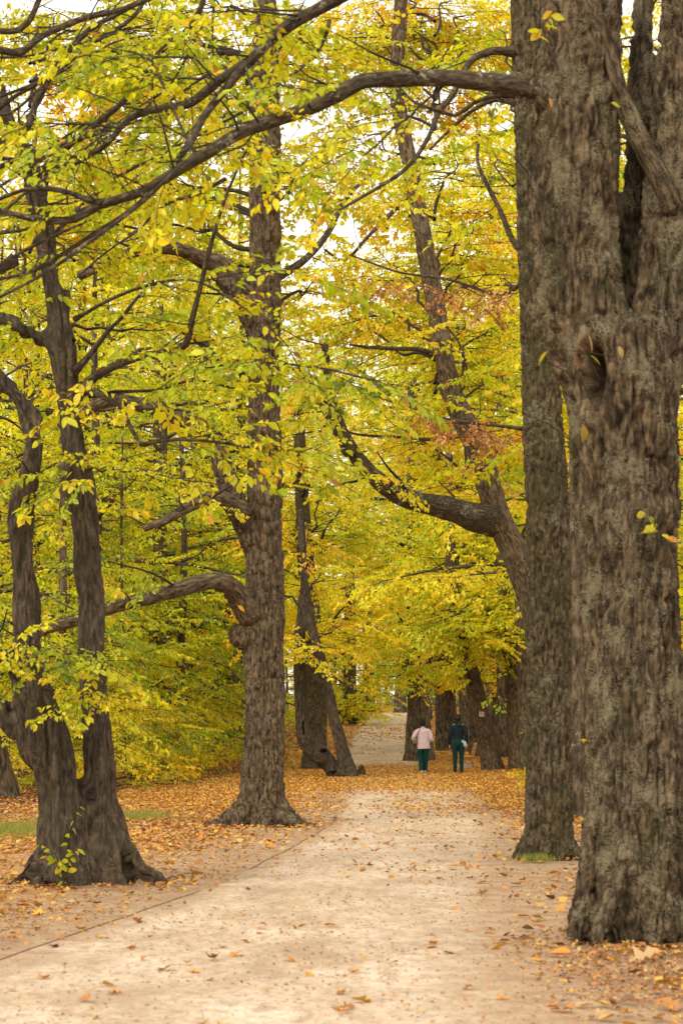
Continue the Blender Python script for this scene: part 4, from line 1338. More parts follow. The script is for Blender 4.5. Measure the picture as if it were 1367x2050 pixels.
for i, (px, py, w, lab) in enumerate([(880, 1503, 22, 'thin straight trunk between the two walkers, nearer the pink jacket'), (905, 1500, 16, 'thinnest pale trunk between the two walkers'), (930, 1505, 28, 'grey trunk directly behind the person in the dark hooded jacket'), (948, 1515, 22, 'trunk close behind the bench and left of the sign tree')]):
    mid_tree('lime_tree', lab, (px, py), [[(px, py + 12, w * 1.05), (px, py - 10, w * 0.85), (px - 1, py - 100, w * 0.75), (px - 4, py - 200, w * 0.68), (px - 8, py - 420, w * 0.5)]], limbs=[(px - 30, 1290, 0), (px + 25, 1300, 0), (px, 1230, 0), (px + 20, 1170, 0)], sides=14)
# dark trunks inside the left wood
for px, py, w, lean, lab in [(350, 1545, 20, 12, 'dark slim trunk standing deep in the yellow undergrowth at left'), (448, 1500, 26, 0, 'thick dark trunk in shade just left of the middle tree'), (484, 1500, 20, -4, 'dark trunk showing at the left edge of the middle tree'), (398, 1520, 9, 2, 'thin young stem left of the shaded trunk'), (410, 1522, 8, -3, 'second thin young stem beside the shaded trunk'), (2, 1598, 56, -30, 'broad black trunk at the left frame edge behind the twin stems'), (120, 1575, 26, 4, 'dark trunk showing in the gap of the twin stemmed tree'), (300, 1530, 12, 8, 'slim dark stem among olive leaves right of the twin stemmed tree'), (250, 1560, 10, -4, 'thin stem low in the undergrowth close to the twin stemmed tree')]:
    mid_tree('woodland_tree', lab, (px, py), [[(px, py + 15, w * 1.4), (px, py - 12, w * 1.1), (px + lean * 0.5, py - 110, w), (px + lean, py - 240, w * 0.85), (px + lean * 1.6, py - 480, w * 0.6), (px + lean, py - 700, w * 0.45)]], limbs=[(px - 50, py - 330, 1), (px + 60, py - 260, 1), (px + 20, py - 400, -1), (px - 30, py - 200, -1)] if w > 9 else [(px + 15, py - 150, 0)], pal=('olive', 'green', 'lime'), sides=14)


# ------------------------------------------------------------------ woodland trees from a few prototypes
def proto_mesh(seed, H, R, z0, tr, nl, pals, low=False, sc=(0.9, 1.4), leaf='C'):
    random.seed(seed)
    fo = Foliage()
    n = 9
    tp = np.array([(math.sin(k * 1.1 + seed) * 0.12 * k / n, math.cos(k * 0.8 + seed) * 0.12 * k / n, H * 0.92 * k / (n - 1) - (0.2 if k == 0 else 0)) for k in range(n)])
    trad = np.linspace(tr, tr * 0.15, n)
    parts = [tube(tp, trad, 14, 0.4, True, 0.012, seed, 0.2, (0.5, 0.5, 5))]
    for i in range(nl):
        f = (i + random.random() * 0.8) / nl
        z = z0 + (H * 0.93 - z0) * f
        p, _, rr = along(tp, trad, min(0.98, z / (H * 0.92)))
        a = i * 2.39996 + random.uniform(-0.4, 0.4)
        prof = math.sin(min(1, 0.25 + f * 0.95) * math.pi) ** 0.6 if not low else (1 - 0.75 * f)
        L = R * max(0.25, prof) * random.uniform(0.75, 1.15)
        el = random.uniform(0.05, 0.55) if not low else random.uniform(-0.05, 0.3)
        d = np.array((math.cos(a) * math.cos(el), math.sin(a) * math.cos(el), math.sin(el)))
        pts = [p]
        q = p.copy()
        for k in range(6):
            d = d + np.array((random.gauss(0, 0.12), random.gauss(0, 0.12), random.gauss(-0.07, 0.08)))
            d /= np.linalg.norm(d)
            q = q + d * L / 6
            pts.append(q.copy())
        pts = np.array(pts)
        r0 = min(rr * 0.6, 0.02 + 0.015 * L)
        rad = np.linspace(r0, 0.008, 7)
        parts.append(tube(pts, rad, 6, 0.5, True, 0.0, seed))
        pal = random.choice(pals)
        ns = max(4, int(L * 1.7))
        for k in range(ns):
            t = 0.2 + 0.8 * (k + random.random()) / ns
            pp, tg, r2 = along(pts, rad, min(t, 0.999))
            dd = rand_unit_h(tg, 1.2, 0.0)
            shoot(fo, pp, dd, random.uniform(0.6, 1.0) * (0.35 + 0.3 * L * (1.1 - t)), max(0.006, r2 * 0.5), 0.82 if low else 0.9, pal, step=0.42, sc=sc, n=4)
        fo.spray(pts[-1], d, 1.2, pal)
    v, f, b = join(parts)
    tm = mesh_np('trunk', v, f, M['bark_far'], True)
    fattr(tm, 'bark', b, 'POINT', 'FLOAT_VECTOR')
    return tm, fo


PROTO = []
for args in [(101, 21, 5.0, 4.0, 0.26, 30, ('yellow', 'lime', 'yellow')), (102, 18, 4.6, 2.6, 0.22, 30, ('lime', 'yellow', 'lime')), (103, 23, 5.2, 5.0, 0.3, 32, ('yellow', 'lime', 'lime', 'yellow')), (104, 9.5, 4.0, 0.9, 0.12, 17, ('olive', 'lime', 'green'), True), (105, 6.0, 3.0, 0.35, 0.07, 14, ('olive', 'green', 'gold'), True), (106, 3.0, 1.7, 0.15, 0.035, 16, ('olive', 'yellow', 'gold'), True, (0.6, 0.9))]:
    tm, fo = proto_mesh(*args)
    root = thing('woodland_tree', 'tree', 'tree', (0, 0, 0))
    t_o = link('trunk', tm, root)
    res = fo.build('crown', root, np.zeros(3), 'C', 0, 3, twigseg='main')
    PROTO.append((root, [t_o] + [r for r in res if r]))
random.seed(77)
USED = set()
TINT = {'y': (1.04, 1.03, 0.95), 'g': (0.95, 0.95, 0.9), 'o': (1.1, 0.9, 0.8), 'b': (1.08, 1.10, 1.0)}


def plant(k, x, y, s=1.0, tint='y', name='woodland_tree', label='', group=None, cat='tree'):
    root, ch = PROTO[k]
    if k not in USED:
        USED.add(k)
        r, cs = root, ch
    else:
        r = root.copy()
        COL.objects.link(r)
        cs = []
        for c in ch:
            n = c.copy()
            COL.objects.link(n)
            n.parent = r
            cs.append(n)
    r.name = name
    r.location = (x, y, float(terr(x, y)) - 0.03)
    r.rotation_euler = (random.gauss(0, 0.03), random.gauss(0, 0.03), random.uniform(0, 6.28))
    r.scale = (s, s, s * random.uniform(0.92, 1.08))
    tag(r, label, cat, group)
    for c in cs:
        f = random.uniform(0.9, 1.1)
        c.color = (*[v * f for v in TINT[tint]], 1)
    return r


LM = [(-10, 'at the left frame edge'), (150, 'behind the twin stemmed tree'), (300, 'just right of the twin stemmed tree'), (470, 'left of the middle tree'), (580, 'behind the middle tree'), (690, 'behind the leaning hollow cluster'), (820, 'above the far path'), (950, 'behind the walkers'), (1050, 'behind the sign tree'), (1150, 'behind the straight mossy trunk'), (1400, 'behind the big forked tree'), (9999, 'at the right frame edge')]


TN = {'y': 'yellow', 'g': 'olive green', 'b': 'bright lime yellow', 'o': 'orange'}


def spot(px, d, ds):
    """where a wood tree stands, told by the landmark before it and by its row"""
    w = next(t for a, t in LM if px <= a)
    k = sum(1 for q in ds if q < d - 6)
    return w, ('nearest', 'second', 'third', 'fourth', 'fifth', 'sixth')[min(k, 5)] + ' row back'


def at_px(px, d):
    return (px - 683.5) / F * d


# left wood: layered hornbeams and shrubs down to the ground
GL = 'young leafy trees of the left wood edge'
for k, px, d, s, t in [(3, 60, 60, 0.9, 'g'), (3, 300, 76, 1.0, 'g'), (3, 180, 68, 1.0, 'y'), (3, 420, 100, 1.1, 'y'), (3, 250, 84, 1.1, 'g'), (3, -60, 68, 1.0, 'g'), (3, 370, 108, 1.1, 'y'), (3, 90, 84, 1.1, 'y'), (3, 480, 124, 1.0, 'b'), (3, 520, 136, 1.1, 'b'), (3, 340, 90, 0.9, 'y')]:
    plant(k, at_px(px, d), d, s, t, 'understorey_tree', f'layered {TN[t]} young tree {spot(px, d, ())[0]}, ' + spot(px, d, (58, 74, 90, 104))[1], GL)
GS = 'low shrubs along the left wood edge'
for k, px, d, s, t in [(4, 230, 61, 0.7, 'g'), (4, 370, 90, 0.7, 'g'), (4, 40, 57, 0.65, 'g'), (4, 290, 70, 0.6, 'g'), (5, 265, 60, 0.85, 'g'), (5, 320, 68, 0.9, 'y'), (5, 360, 77, 0.9, 'g'), (5, 20, 53, 0.9, 'g'), (5, 235, 57, 0.8, 'g'), (5, 410, 96, 0.9, 'g'), (4, 455, 112, 0.7, 'y'), (4, 510, 130, 0.7, 'b'), (5, 130, 55, 0.9, 'g'), (5, 330, 74, 0.8, 'g')]:
    plant(k, at_px(px, d), d, s, t, 'shrub', f'low {TN[t]} shrub {spot(px, d, ())[0]}, ' + spot(px, d, (44, 50, 58, 72))[1], GS, 'shrub')
GT = 'tall yellow trees of the left wood'
for k, px, d, s, t in [(1, 100, 74, 1.0, 'b'), (0, 320, 88, 1.15, 'b'), (2, 480, 104, 1.15, 'b'), (1, -40, 60, 0.8, 'g'), (0, 30, 100, 1.1, 'b'), (1, 400, 120, 1.2, 'b'), (2, 190, 118, 1.2, 'b'), (1, 240, 140, 1.2, 'y'), (1, 60, 135, 1.2, 'y'), (2, 740, 185, 1.3, 'b'), (1, 190, 72, 1.1, 'b'), (0, 430, 98, 1.15, 'b'), (2, 330, 110, 1.2, 'b'), (1, 10, 80, 1.1, 'b'), (2, 560, 172, 1.35, 'b'), (2, 640, 180, 1.35, 'b'), (0, 690, 195, 1.4, 'b'), (0, 600, 200, 1.4, 'b'), (2, 60, 92, 1.25, 'b'), (2, 140, 104, 1.3, 'b'), (2, 250, 98, 1.25, 'b'), (2, 380, 112, 1.3, 'b'), (0, 470, 128, 1.4, 'b'), (2, 20, 120, 1.3, 'b'), (2, 300, 126, 1.35, 'b'), (1, 340, 82, 1.1, 'b')]:
    plant(k, at_px(px, d), d, s, t, 'woodland_tree', f'{"tallest" if s > 1.22 else "tall"} {TN[t]} tree {spot(px, d, ())[0]}, ' + spot(px, d, (55, 66, 86, 100, 115))[1] + ' leftwards', GT)
GR = 'tall yellow green trees right of the path'
for k, px, d, s, t in [(2, 1100, 66, 1.1, 'b'), (0, 1085, 78, 1.2, 'b'), (2, 1175, 60, 0.95, 'g'), (2, 1330, 56, 0.95, 'b'), (0, 1010, 96, 1.25, 'b'), (2, 900, 106, 1.3, 'b'), (2, 1120, 104, 1.3, 'g'), (2, 1290, 84, 1.25, 'y'), (0, 1240, 110, 1.3, 'y'), (1, 1420, 74, 1.2, 'g'), (0, 980, 128, 1.3, 'b'), (2, 850, 140, 1.2, 'y'), (1, 1180, 135, 1.3, 'y'), (1, 1360, 120, 1.3, 'y'), (2, 1040, 86, 1.2, 'b'), (2, 800, 172, 1.4, 'b'), (2, 950, 118, 1.3, 'b'), (2, 870, 160, 1.35, 'b')]:
    plant(k, at_px(px, d), d, s, t, 'woodland_tree', f'{"tallest" if s > 1.22 else "tall"} {TN[t]} tree {spot(px, d, ())[0]}, ' + spot(px, d, (55, 66, 82, 98, 120))[1], GR)
GRS = 'low shrubs behind the right hand trunks'
for k, px, d, s, t in [(4, 1180, 66, 0.7, 'g'), (4, 1090, 110, 0.7, 'y'), (3, 1330, 70, 0.9, 'g'), (4, 1280, 60, 0.7, 'g'), (4, 980, 134, 0.7, 'y'), (5, 1160, 52, 0.7, 'g'), (5, 1350, 40, 0.8, 'g'), (4, 920, 140, 0.7, 'y')]:
    plant(k, at_px(px, d), d, s, t, 'shrub', f'low {TN[t]} shrub {spot(px, d, ())[0]}, ' + spot(px, d, (40, 54, 66, 90))[1], GRS, 'shrub')
GF = 'far trees beyond the end of the path'
far = []
for row, (d, n) in enumerate([(152, 7), (172, 9), (192, 10), (215, 11), (240, 12)]):
    for i in range(n):
        px = -150 + 1670 * (i + 0.5 + random.uniform(-0.3, 0.3)) / n
        x = at_px(px, d)
        l, r = path_lr(d)
        if l - (4.5 if d < 180 else 2.6) < x < r + (4.5 if d < 180 else 2.6) and d < 200:
            continue
        plant(random.choice((0, 1, 2, 1)), x, d + random.uniform(-6, 6), random.uniform(0.9, 1.15), random.choice('yyybo'), 'woodland_tree', f'distant yellow tree {spot(px, 0, ())[0]}, ' + ('nearest', 'second', 'third', 'fourth', 'last')[row] + ' of the far rows', GF)
GFS = 'far shrubs beyond the end of the path'
for d, n in [(150, 8), (185, 11), (220, 14), (250, 16)]:
    for i in range(n):
        px = -100 + 1570 * (i + 0.5 + random.uniform(-0.3, 0.3)) / n
        x = at_px(px, d)
        l, r = path_lr(d)
        if l - 2.2 < x < r + 2.2 and d < 210:
            continue
        plant(random.choice((3, 4)), x, d + random.uniform(-6, 6), random.uniform(0.8, 1.2), random.choice('yyb'), 'shrub', f'distant yellow bush {spot(px, 0, ())[0]}, ' + {150: 'nearest', 185: 'second', 220: 'third', 250: 'last'}[d] + ' of the far rows', GFS, 'shrub')


for i, px in enumerate(np.linspace(590, 960, 9)):
    plant(3, at_px(px, 262), 262 + random.uniform(-5, 5), random.uniform(1.5, 1.9), 'y', 'shrub', f'distant yellow bush {spot(px, 0, ())[0]}, closing the far path end', GFS, 'shrub')

# =================================================================== fallen leaves
def fallen_outline(kind, g):
    """a curled fallen leaf about 1 unit long"""
    if kind == 0:      # oval
        o = [(0, 0), (0.2, 0.2), (0.5, 0.27), (0.8, 0.16), (1, 0), (0.8, -0.17), (0.5, -0.26), (0.2, -0.19)]
    elif kind == 1:    # lobed
        o = [(0, 0), (0.18, 0.32), (0.36, 0.2), (0.52, 0.52), (0.66, 0.24), (0.82, 0.3), (1, 0), (0.82, -0.28), (0.64, -0.22), (0.5, -0.5), (0.36, -0.2), (0.16, -0.3)]
    else:              # broad
        o = [(0, 0), (0.1, 0.28), (0.4, 0.42), (0.75, 0.3), (1, 0.02), (0.78, -0.28), (0.42, -0.4), (0.12, -0.27)]
    o = np.array(o)
    n = len(o)
    x = np.concatenate([o[:, 0], [0.45]])
    y = np.concatenate([o[:, 1], [0.0]])
    cu = g.uniform(0.5, 1.6)
    z = cu * y ** 2 + g.uniform(-0.2, 0.5) * (x - 0.4) ** 2 + g.normal(0, 0.03, n + 1) + 0.03
    z -= z.min() - 0.01
    v = np.stack([x - 0.5, y, z], 1)
    j = np.arange(n)
    f = np.stack([j, (j + 1) % n, np.full(n, n)], 1)
    return v, f


g = np.random.default_rng(9)
FV = [fallen_outline(k % 3, g) for k in range(9)]
FCOL = np.array([(0.56, 0.25, 0.05), (0.60, 0.34, 0.06), (0.42, 0.19, 0.06), (0.30, 0.13, 0.055), (0.60, 0.40, 0.08), (0.46, 0.30, 0.15), (0.20, 0.10, 0.06), (0.55, 0.33, 0.10)])


def scatter(n, y0, y1, x0f, x1f):
    y = rng.uniform(y0, y1, n)
    x = rng.uniform(0, 1, n) * (x1f - x0f) * y + x0f * y
    keep = rng.random(n) < litter_density(x, y)
    return x[keep], y[keep]


# near field: the largest ones one by one, the rest as litter
nx_, ny_ = scatter(9500, 9, 30, -0.17, 0.17)
clx, cly = [], []
for cx, cyy, n, sx, sy in [(1.0, 27.2, 46, 0.35, 0.5), (-2.6, 20.5, 40, 0.6, 0.9), (2.0, 24.5, 50, 0.5, 1.2), (2.6, 16.5, 30, 0.5, 0.5), (0.75, 26.0, 25, 0.5, 0.6), (1.6, 46.0, 90, 0.7, 2.0), (-0.6, 29.0, 40, 0.4, 1.2), (1.9, 21.0, 60, 0.35, 1.5)]:
    clx.append(rng.normal(cx, sx, n))
    cly.append(rng.normal(cyy, sy, n))
for tr_, rad_, n in ((T1, 0.62, 150), (T2, 0.45, 130), (T5, 0.62, 190), (T4, 0.6, 130)):
    an = rng.uniform(0, 6.28, n)
    rr_ = rad_ + np.abs(rng.normal(0, 0.28, n))
    clx.append(tr_.o[0] + np.cos(an) * rr_ * 1.25)
    cly.append(tr_.o[1] + np.sin(an) * rr_)
nx_ = np.concatenate([nx_] + clx)
ny_ = np.concatenate([ny_] + cly)
order = np.argsort(ny_)
nx_, ny_ = nx_[order], ny_[order]
vis = (np.abs(nx_ / ny_ * F) < 690) & (ny_ > 13.0)
sz = rng.uniform(0.045, 0.12, len(nx_)) * np.where(rng.random(len(nx_)) < 0.08, 1.35, 1.0)
pick = np.where(vis)[0]
pick = pick[np.argsort(-(sz[pick] / ny_[pick]))][:300]
pm = np.zeros(len(nx_), bool)
pm[pick] = True
fmesh = [mesh_np('fallen_leaf', v, f, M['litter1']) for v, f in FV]
CNAMES = {0: 'orange', 1: 'amber', 2: 'rust brown', 3: 'dark brown', 4: 'yellow', 5: 'pale tan', 6: 'blackish brown', 7: 'ochre'}


def pickcol(n):
    return rng.choice(8, n, p=[0.23, 0.17, 0.18, 0.12, 0.05, 0.12, 0.06, 0.07])


def ground_z(x, y):
    l, r = path_lr(y)
    return terr(x, y) + np.where((x > l) & (x < r), 0.018, 0.02)


for q in pick:
    ci = int(pickcol(1)[0])
    o_kind = int(rng.integers(0, 9))
    o = link('fallen_leaf', fmesh[o_kind])
    o.location = (float(nx_[q]), float(ny_[q]), float(ground_z(nx_[q], ny_[q])))
    o.rotation_euler = (float(rng.normal(0, 0.2)), float(rng.normal(0, 0.2)), float(rng.uniform(0, 6.28)))
    s = float(sz[q])
    o.scale = (s, s * 0.9, s)
    o.color = (*[float(c) for c in FCOL[ci] * rng.uniform(0.85, 1.1)], 1)
    l, r = path_lr(ny_[q])
    where = 'lying loose on the pale gravel path' if l < nx_[q] < r else ('lying on the bare earth left of the path' if nx_[q] <= l else 'lying on the earth under the right hand trees')
    size_w = 'large' if s > 0.125 else ('small' if s < 0.1 else 'mid sized')
    shp = ('oval', 'lobed', 'broad')[o_kind % 3]
    tag(o, f'{size_w} {shp} {CNAMES[ci]} fallen leaf {where}', 'leaf', f'{CNAMES[ci]} fallen leaves {where[6:]}')


def litter_mesh(name, x, y, size, coarse, colp=None):
    n = len(x)
    g = np.random.default_rng(n)
    R = rot_xyz(g.normal(0, 0.33, n), g.normal(0, 0.33, n), g.uniform(0, 6.28, n))
    pos = np.stack([x, y, ground_z(x, y) + g.uniform(0, 0.02, n)], 1)
    ci = pickcol(n) if colp is None else g.choice(8, n, p=colp)
    col = FCOL[ci] * g.uniform(0.8, 1.15, (n, 1))
    if coarse:
        V, Fc = LEAF_C - np.array((0.5, 0, 0)), LEAF_CF[0]
        V = V * np.array((1, 1.3, 2.0))
        v = np.einsum('nij,kj->nki', R, V) * size[:, None, None] + pos[:, None]
        f = (Fc[None] + (np.arange(n) * 4)[:, None, None]).reshape(-1, 3)
        me = mesh_np(name, v.reshape(-1, 3), f, M['litter'])
        fattr(me, 'leafcol', np.repeat(col, 2, 0))
    else:
        vs, fs, cs, off = [], [], [], 0
        k = g.integers(0, 9, n)
        for q in range(9):
            m = np.where(k == q)[0]
            V, Fc = FV[q]
            v = np.einsum('nij,kj->nki', R[m], V) * size[m][:, None, None] + pos[m][:, None]
            vs.append(v.reshape(-1, 3))
            fs.append((Fc[None] + (np.arange(len(m)) * len(V))[:, None, None]).reshape(-1, 3) + off)
            cs.append(np.repeat(col[m], len(Fc), 0))
            off += len(m) * len(V)
        me = mesh_np(name, np.vstack(vs), fs, M['litter'])
        fattr(me, 'leafcol', np.vstack(cs))
    o = link(name, me, None, 'stuff')
    return o


litter_mesh('leaf_litter', nx_[~pm], ny_[~pm], sz[~pm] * 0.68, False)
lx, ly = scatter(40000, 30, 46, -0.17, 0.17)
litter_mesh('leaf_litter', lx, ly, rng.uniform(0.04, 0.09, len(lx)), False)
lx, ly = scatter(190000, 44, 100, -0.17, 0.17)
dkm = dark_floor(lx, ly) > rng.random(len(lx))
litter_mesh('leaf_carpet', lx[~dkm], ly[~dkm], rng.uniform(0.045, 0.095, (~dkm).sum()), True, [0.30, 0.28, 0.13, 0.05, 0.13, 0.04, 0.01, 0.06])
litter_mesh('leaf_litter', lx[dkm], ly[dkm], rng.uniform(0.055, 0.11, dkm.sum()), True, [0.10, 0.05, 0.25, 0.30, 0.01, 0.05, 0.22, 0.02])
lx, ly = scatter(42000, 100, 190, -0.15, 0.15)
litter_mesh('leaf_carpet', lx, ly, rng.uniform(0.12, 0.2, len(lx)), True, [0.27, 0.27, 0.12, 0.04, 0.18, 0.05, 0.01, 0.06])
# the conspicuous single leaves of the foreground, at the places the photo shows them
for px, py, s, ci, what in [(90, 1965, 0.10, 0, 'orange leaf in the left front of the gravel path'), (172, 2018, 0.11, 2, 'rust brown leaf nearest the lower left corner'), (430, 1930, 0.13, 3, 'dark brown leaf on the front gravel left of the middle'), (490, 1895, 0.10, 0, 'orange leaf standing up on the front gravel'), (330, 1952, 0.15, 7, 'broad ochre leaf on the front left gravel'), (722, 2018, 0.13, 1, 'amber leaf at the very front middle of the path'), (1290, 1932, 0.24, 5, 'largest pale tan curled leaf at the foot of the big forked tree'), (1208, 1978, 0.17, 5, 'pale tan leaf on the earth right of the path front'), (1125, 2034, 0.17, 0, 'orange leaf nearest the lower right corner'), (1325, 1975, 0.13, 4, 'yellow leaf at the lower right edge'), (1250, 1897, 0.10, 4, 'yellow leaf leaning on the root of the big forked tree'), (1075, 1935, 0.11, 1, 'amber leaf left of the big forked tree roots'), (1340, 2030, 0.16, 2, 'rust brown leaf in the lower right corner'), (275, 1853, 0.11, 2, 'rust brown leaf beside the left rim of the path')]:
    d = ground_at(px, py)
    p = P(px, py, d)
    o = link('fallen_leaf', fmesh[random.choice((1, 4, 7, 2))])
    o.location = (p[0], p[1], float(ground_z(np.array(p[0]), np.array(p[1]))))
    o.rotation_euler = (random.gauss(0, 0.3), random.gauss(0, 0.3), random.uniform(0, 6.28))
    o.scale = (s, s * 0.9, s * 1.3)
    o.color = (*[float(c) for c in FCOL[ci]], 1)
    tag(o, what, 'leaf', 'single leaves lying in the foreground')
n = 2600
x, y = rng.normal(1.95, 0.42, n), rng.normal(16.2, 1.5, n)
k = (y > 13) & (x > path_lr(y)[1] - 0.1)
litter_mesh('leaf_crumbs', x[k], y[k], rng.uniform(0.012, 0.05, k.sum()), True, [0.10, 0.05, 0.22, 0.28, 0.02, 0.12, 0.16, 0.05])
n = 3200
x, y = rng.uniform(-4.6, -1.0, n), rng.uniform(17, 30, n)
k = x < path_lr(y)[0] - 0.1
litter_mesh('leaf_crumbs', x[k], y[k], rng.uniform(0.015, 0.055, k.sum()), True, [0.20, 0.10, 0.22, 0.18, 0.03, 0.14, 0.06, 0.07])
# crumbs of dirt, twigs and pebbles on the gravel
n = 5200
y = rng.uniform(10, 45, n)
x = rng.uniform(-0.17, 0.17, n) * y
l, r = path_lr(y)
g = np.random.default_rng(2)
R = rot_xyz(g.uniform(0, 6, n), g.uniform(0, 6, n), g.uniform(0, 6, n))
V = np.array([(1, 0, -.5), (-.5, .87, -.5), (-.5, -.87, -.5), (0, 0, 0.9)])
sz2 = g.uniform(0.003, 0.010, n)
v = np.einsum('nij,kj->nki', R, V) * sz2[:, None, None] + np.stack([x, y, ground_z(x, y) + 0.003], 1)[:, None]
f = (np.array([(0, 1, 3), (1, 2, 3), (2, 0, 3), (0, 2, 1)])[None] + (np.arange(n) * 4)[:, None, None]).reshape(-1, 3)
link('pebbles', mesh_np('pebbles', v.reshape(-1, 3), f, plain_mat('pebble_stone', (0.36, 0.27, 0.19), 0.9, 0.5, 3)), None, 'stuff')


# leaf crumbs trodden into the gravel and the earth
n = 14000
y = 46 * rng.random(n) ** 0.6
x = rng.uniform(-0.17, 0.17, n) * y
k = (y > 11.5) & (vnoise(np.stack([x * 1.3, y * 0.7, y * 0], 1), 17) + 0.25 * rng.random(n) > 0.52)
x, y = x[k], y[k]
litter_mesh('leaf_crumbs', x, y, rng.uniform(0.012, 0.042, len(x)), True, [0.24, 0.12, 0.20, 0.08, 0.02, 0.22, 0.02, 0.10])

# =================================================================== grass at the left edge
def grass(name, cx, cyy, sx, sy, n):
    x, y = rng.normal(cx, sx, n), rng.normal(cyy, sy, n)
    h = rng.uniform(0.04, 0.11, n)
    a = rng.uniform(0, 6.28, n)
    ln = rng.normal(0, 0.5, (n, 2)) * h[:, None]
    z = ground_z(x, y)
    w = 0.006
    dx, dy = np.cos(a) * w, np.sin(a) * w
    v = np.stack([np.stack([x - dx, y - dy, z], 1), np.stack([x + dx, y + dy, z], 1), np.stack([x + ln[:, 0], y + ln[:, 1], z + h], 1)], 1).reshape(-1, 3)
    f = np.arange(n * 3).reshape(-1, 3)
    me = mesh_np(name, v, f, M['leaf'])
    c = np.array([(0.16, 0.20, 0.03), (0.26, 0.28, 0.05), (0.36, 0.34, 0.09)])[rng.integers(0, 3, n)]
    fattr(me, 'leafcol', c)
    link(name, me, None, 'stuff')


grass('grass', -5.3, 36.5, 0.6, 1.3, 9000)
grass('grass', -3.6, 41.0, 0.35, 0.9, 2500)
grass('grass', 2.25, 28.2, 0.09, 0.1, 350)

# =================================================================== small red and white sign on the leaning tree
M['white'] = plain_mat('white_enamel', (0.78, 0.76, 0.74), 0.5, 0.06, 20)
M['red'] = plain_mat('red_enamel', (0.55, 0.05, 0.04), 0.5, 0.1, 20)


def box_mesh(name, sx, sy, sz_, mat, bevel=0.0, loc=(0, 0, 0), rot=None):
    bm = bmesh.new()
    bmesh.ops.create_cube(bm, size=1)
    bmesh.ops.scale(bm, vec=(sx, sy, sz_), verts=bm.verts)
    if bevel:
        bmesh.ops.bevel(bm, geom=bm.edges[:], offset=bevel, segments=2, affect='EDGES', profile=0.5)
    if rot:
        bmesh.ops.rotate(bm, cent=(0, 0, 0), matrix=rot, verts=bm.verts)
    bmesh.ops.translate(bm, vec=loc, verts=bm.verts)
    me = bpy.data.meshes.new(name)
    bm.to_mesh(me)
    bm.free()
    me.materials.append(mat)
    return me


sp_ = P(963.5, 1429, T11.d - 0.33)
sg = thing('tree_sign', 'small square white sign with red ring fixed to the leaning trunk', 'sign', sp_)
sg.rotation_euler = (0, 0.1, 0)
link('plate', box_mesh('plate', 0.155, 0.006, 0.175, M['white'], 0.002), sg)
th = np.linspace(0, 2 * math.pi, 33)[:-1]
vv = np.concatenate([np.stack([np.cos(th) * r_, th * 0 + yy_, np.sin(th) * r_], 1) for r_, yy_ in ((0.062, -0.004), (0.062, -0.007), (0.044, -0.007), (0.044, -0.004))])
jj = np.arange(32)
kk = (jj + 1) % 32
ff = np.concatenate([np.stack([jj + a * 32, kk + a * 32, kk + (a + 1) * 32, jj + (a + 1) * 32], 1) for a in range(3)])
link('ring', mesh_np('ring', vv, ff, M['red']), sg)
link('bar', box_mesh('bar', 0.105, 0.003, 0.018, M['red'], 0, (0, -0.0065, 0), Matrix.Rotation(math.radians(45), 3, 'Y')), sg)
link('band', box_mesh('band', 0.155, 0.003, 0.022, M['red'], 0, (0, -0.0048, 0.075)), sg)
dog = plain_mat('sign_black_print', (0.05, 0.04, 0.04), 0.6, 0.1)
bm_parts = []
for (sx, sz2_, lx_, lz_) in [(0.040, 0.016, 0.0, 0.004), (0.006, 0.022, -0.015, -0.012), (0.006, 0.022, 0.015, -0.012), (0.016, 0.014, -0.024, 0.016)]:
    bm_parts.append((sx, sz2_, lx_, lz_))
bm = bmesh.new()
for sx, sz2_, lx_, lz_ in bm_parts:
    r_ = bmesh.ops.create_cube(bm, size=1)
    bmesh.ops.scale(bm, vec=(sx, 0.002, sz2_), verts=r_['verts'])
    bmesh.ops.translate(bm, vec=(lx_, -0.0045, lz_), verts=r_['verts'])
me = bpy.data.meshes.new('pictogram')
bm.to_mesh(me)
bm.free()
me.materials.append(dog)
link('pictogram', me, sg)

# =================================================================== bench behind the standing person
M['slat'] = plain_mat('varnished_bench_slat', (0.52, 0.25, 0.055), 0.55, 0.2, 6)
M['concrete'] = plain_mat('bench_concrete', (0.34, 0.27, 0.21), 0.9, 0.2, 12, 0.3)
bd = ground_at(935, 1540)
bp_ = P(931, 1540, bd)
bn = thing('park_bench', 'wooden slat bench seen end on, behind the person in the dark hooded jacket', 'bench', (bp_[0], bp_[1] + 0.25, float(terr(bp_[0], bp_[1]))), None, math.radians(-6))
BL = 1.7
for yy_ in (0.22, BL - 0.22):
    b_o = link('support', box_mesh('support', 0.46, 0.10, 0.17, M['concrete'], 0.015, (0.0, yy_, 0.085)), bn)
    for xx_ in (-0.17, 0.17):
        link('upright', box_mesh('upright', 0.05, 0.06, 0.22, M['slat'], 0.006, (xx_, yy_, 0.28)), bn)
    link('back_strut', box_mesh('back_strut', 0.035, 0.05, 0.50, M['slat'], 0.006, (0.265, yy_, 0.62), Matrix.Rotation(math.radians(14), 3, 'Y')), bn)
for k in range(4):
    link('seat_slat', box_mesh('seat_slat', 0.09, BL, 0.035, M['slat'], 0.008, (-0.19 + 0.115 * k, BL / 2, 0.408)), bn)
for k in range(3):
    zz = 0.56 + 0.125 * k
    link('back_slat', box_mesh('back_slat', 0.03, BL, 0.095, M['slat'], 0.008, (0.232 + (zz - 0.56) * 0.25, BL / 2, zz), Matrix.Rotation(math.radians(14), 3, 'Y')), bn)

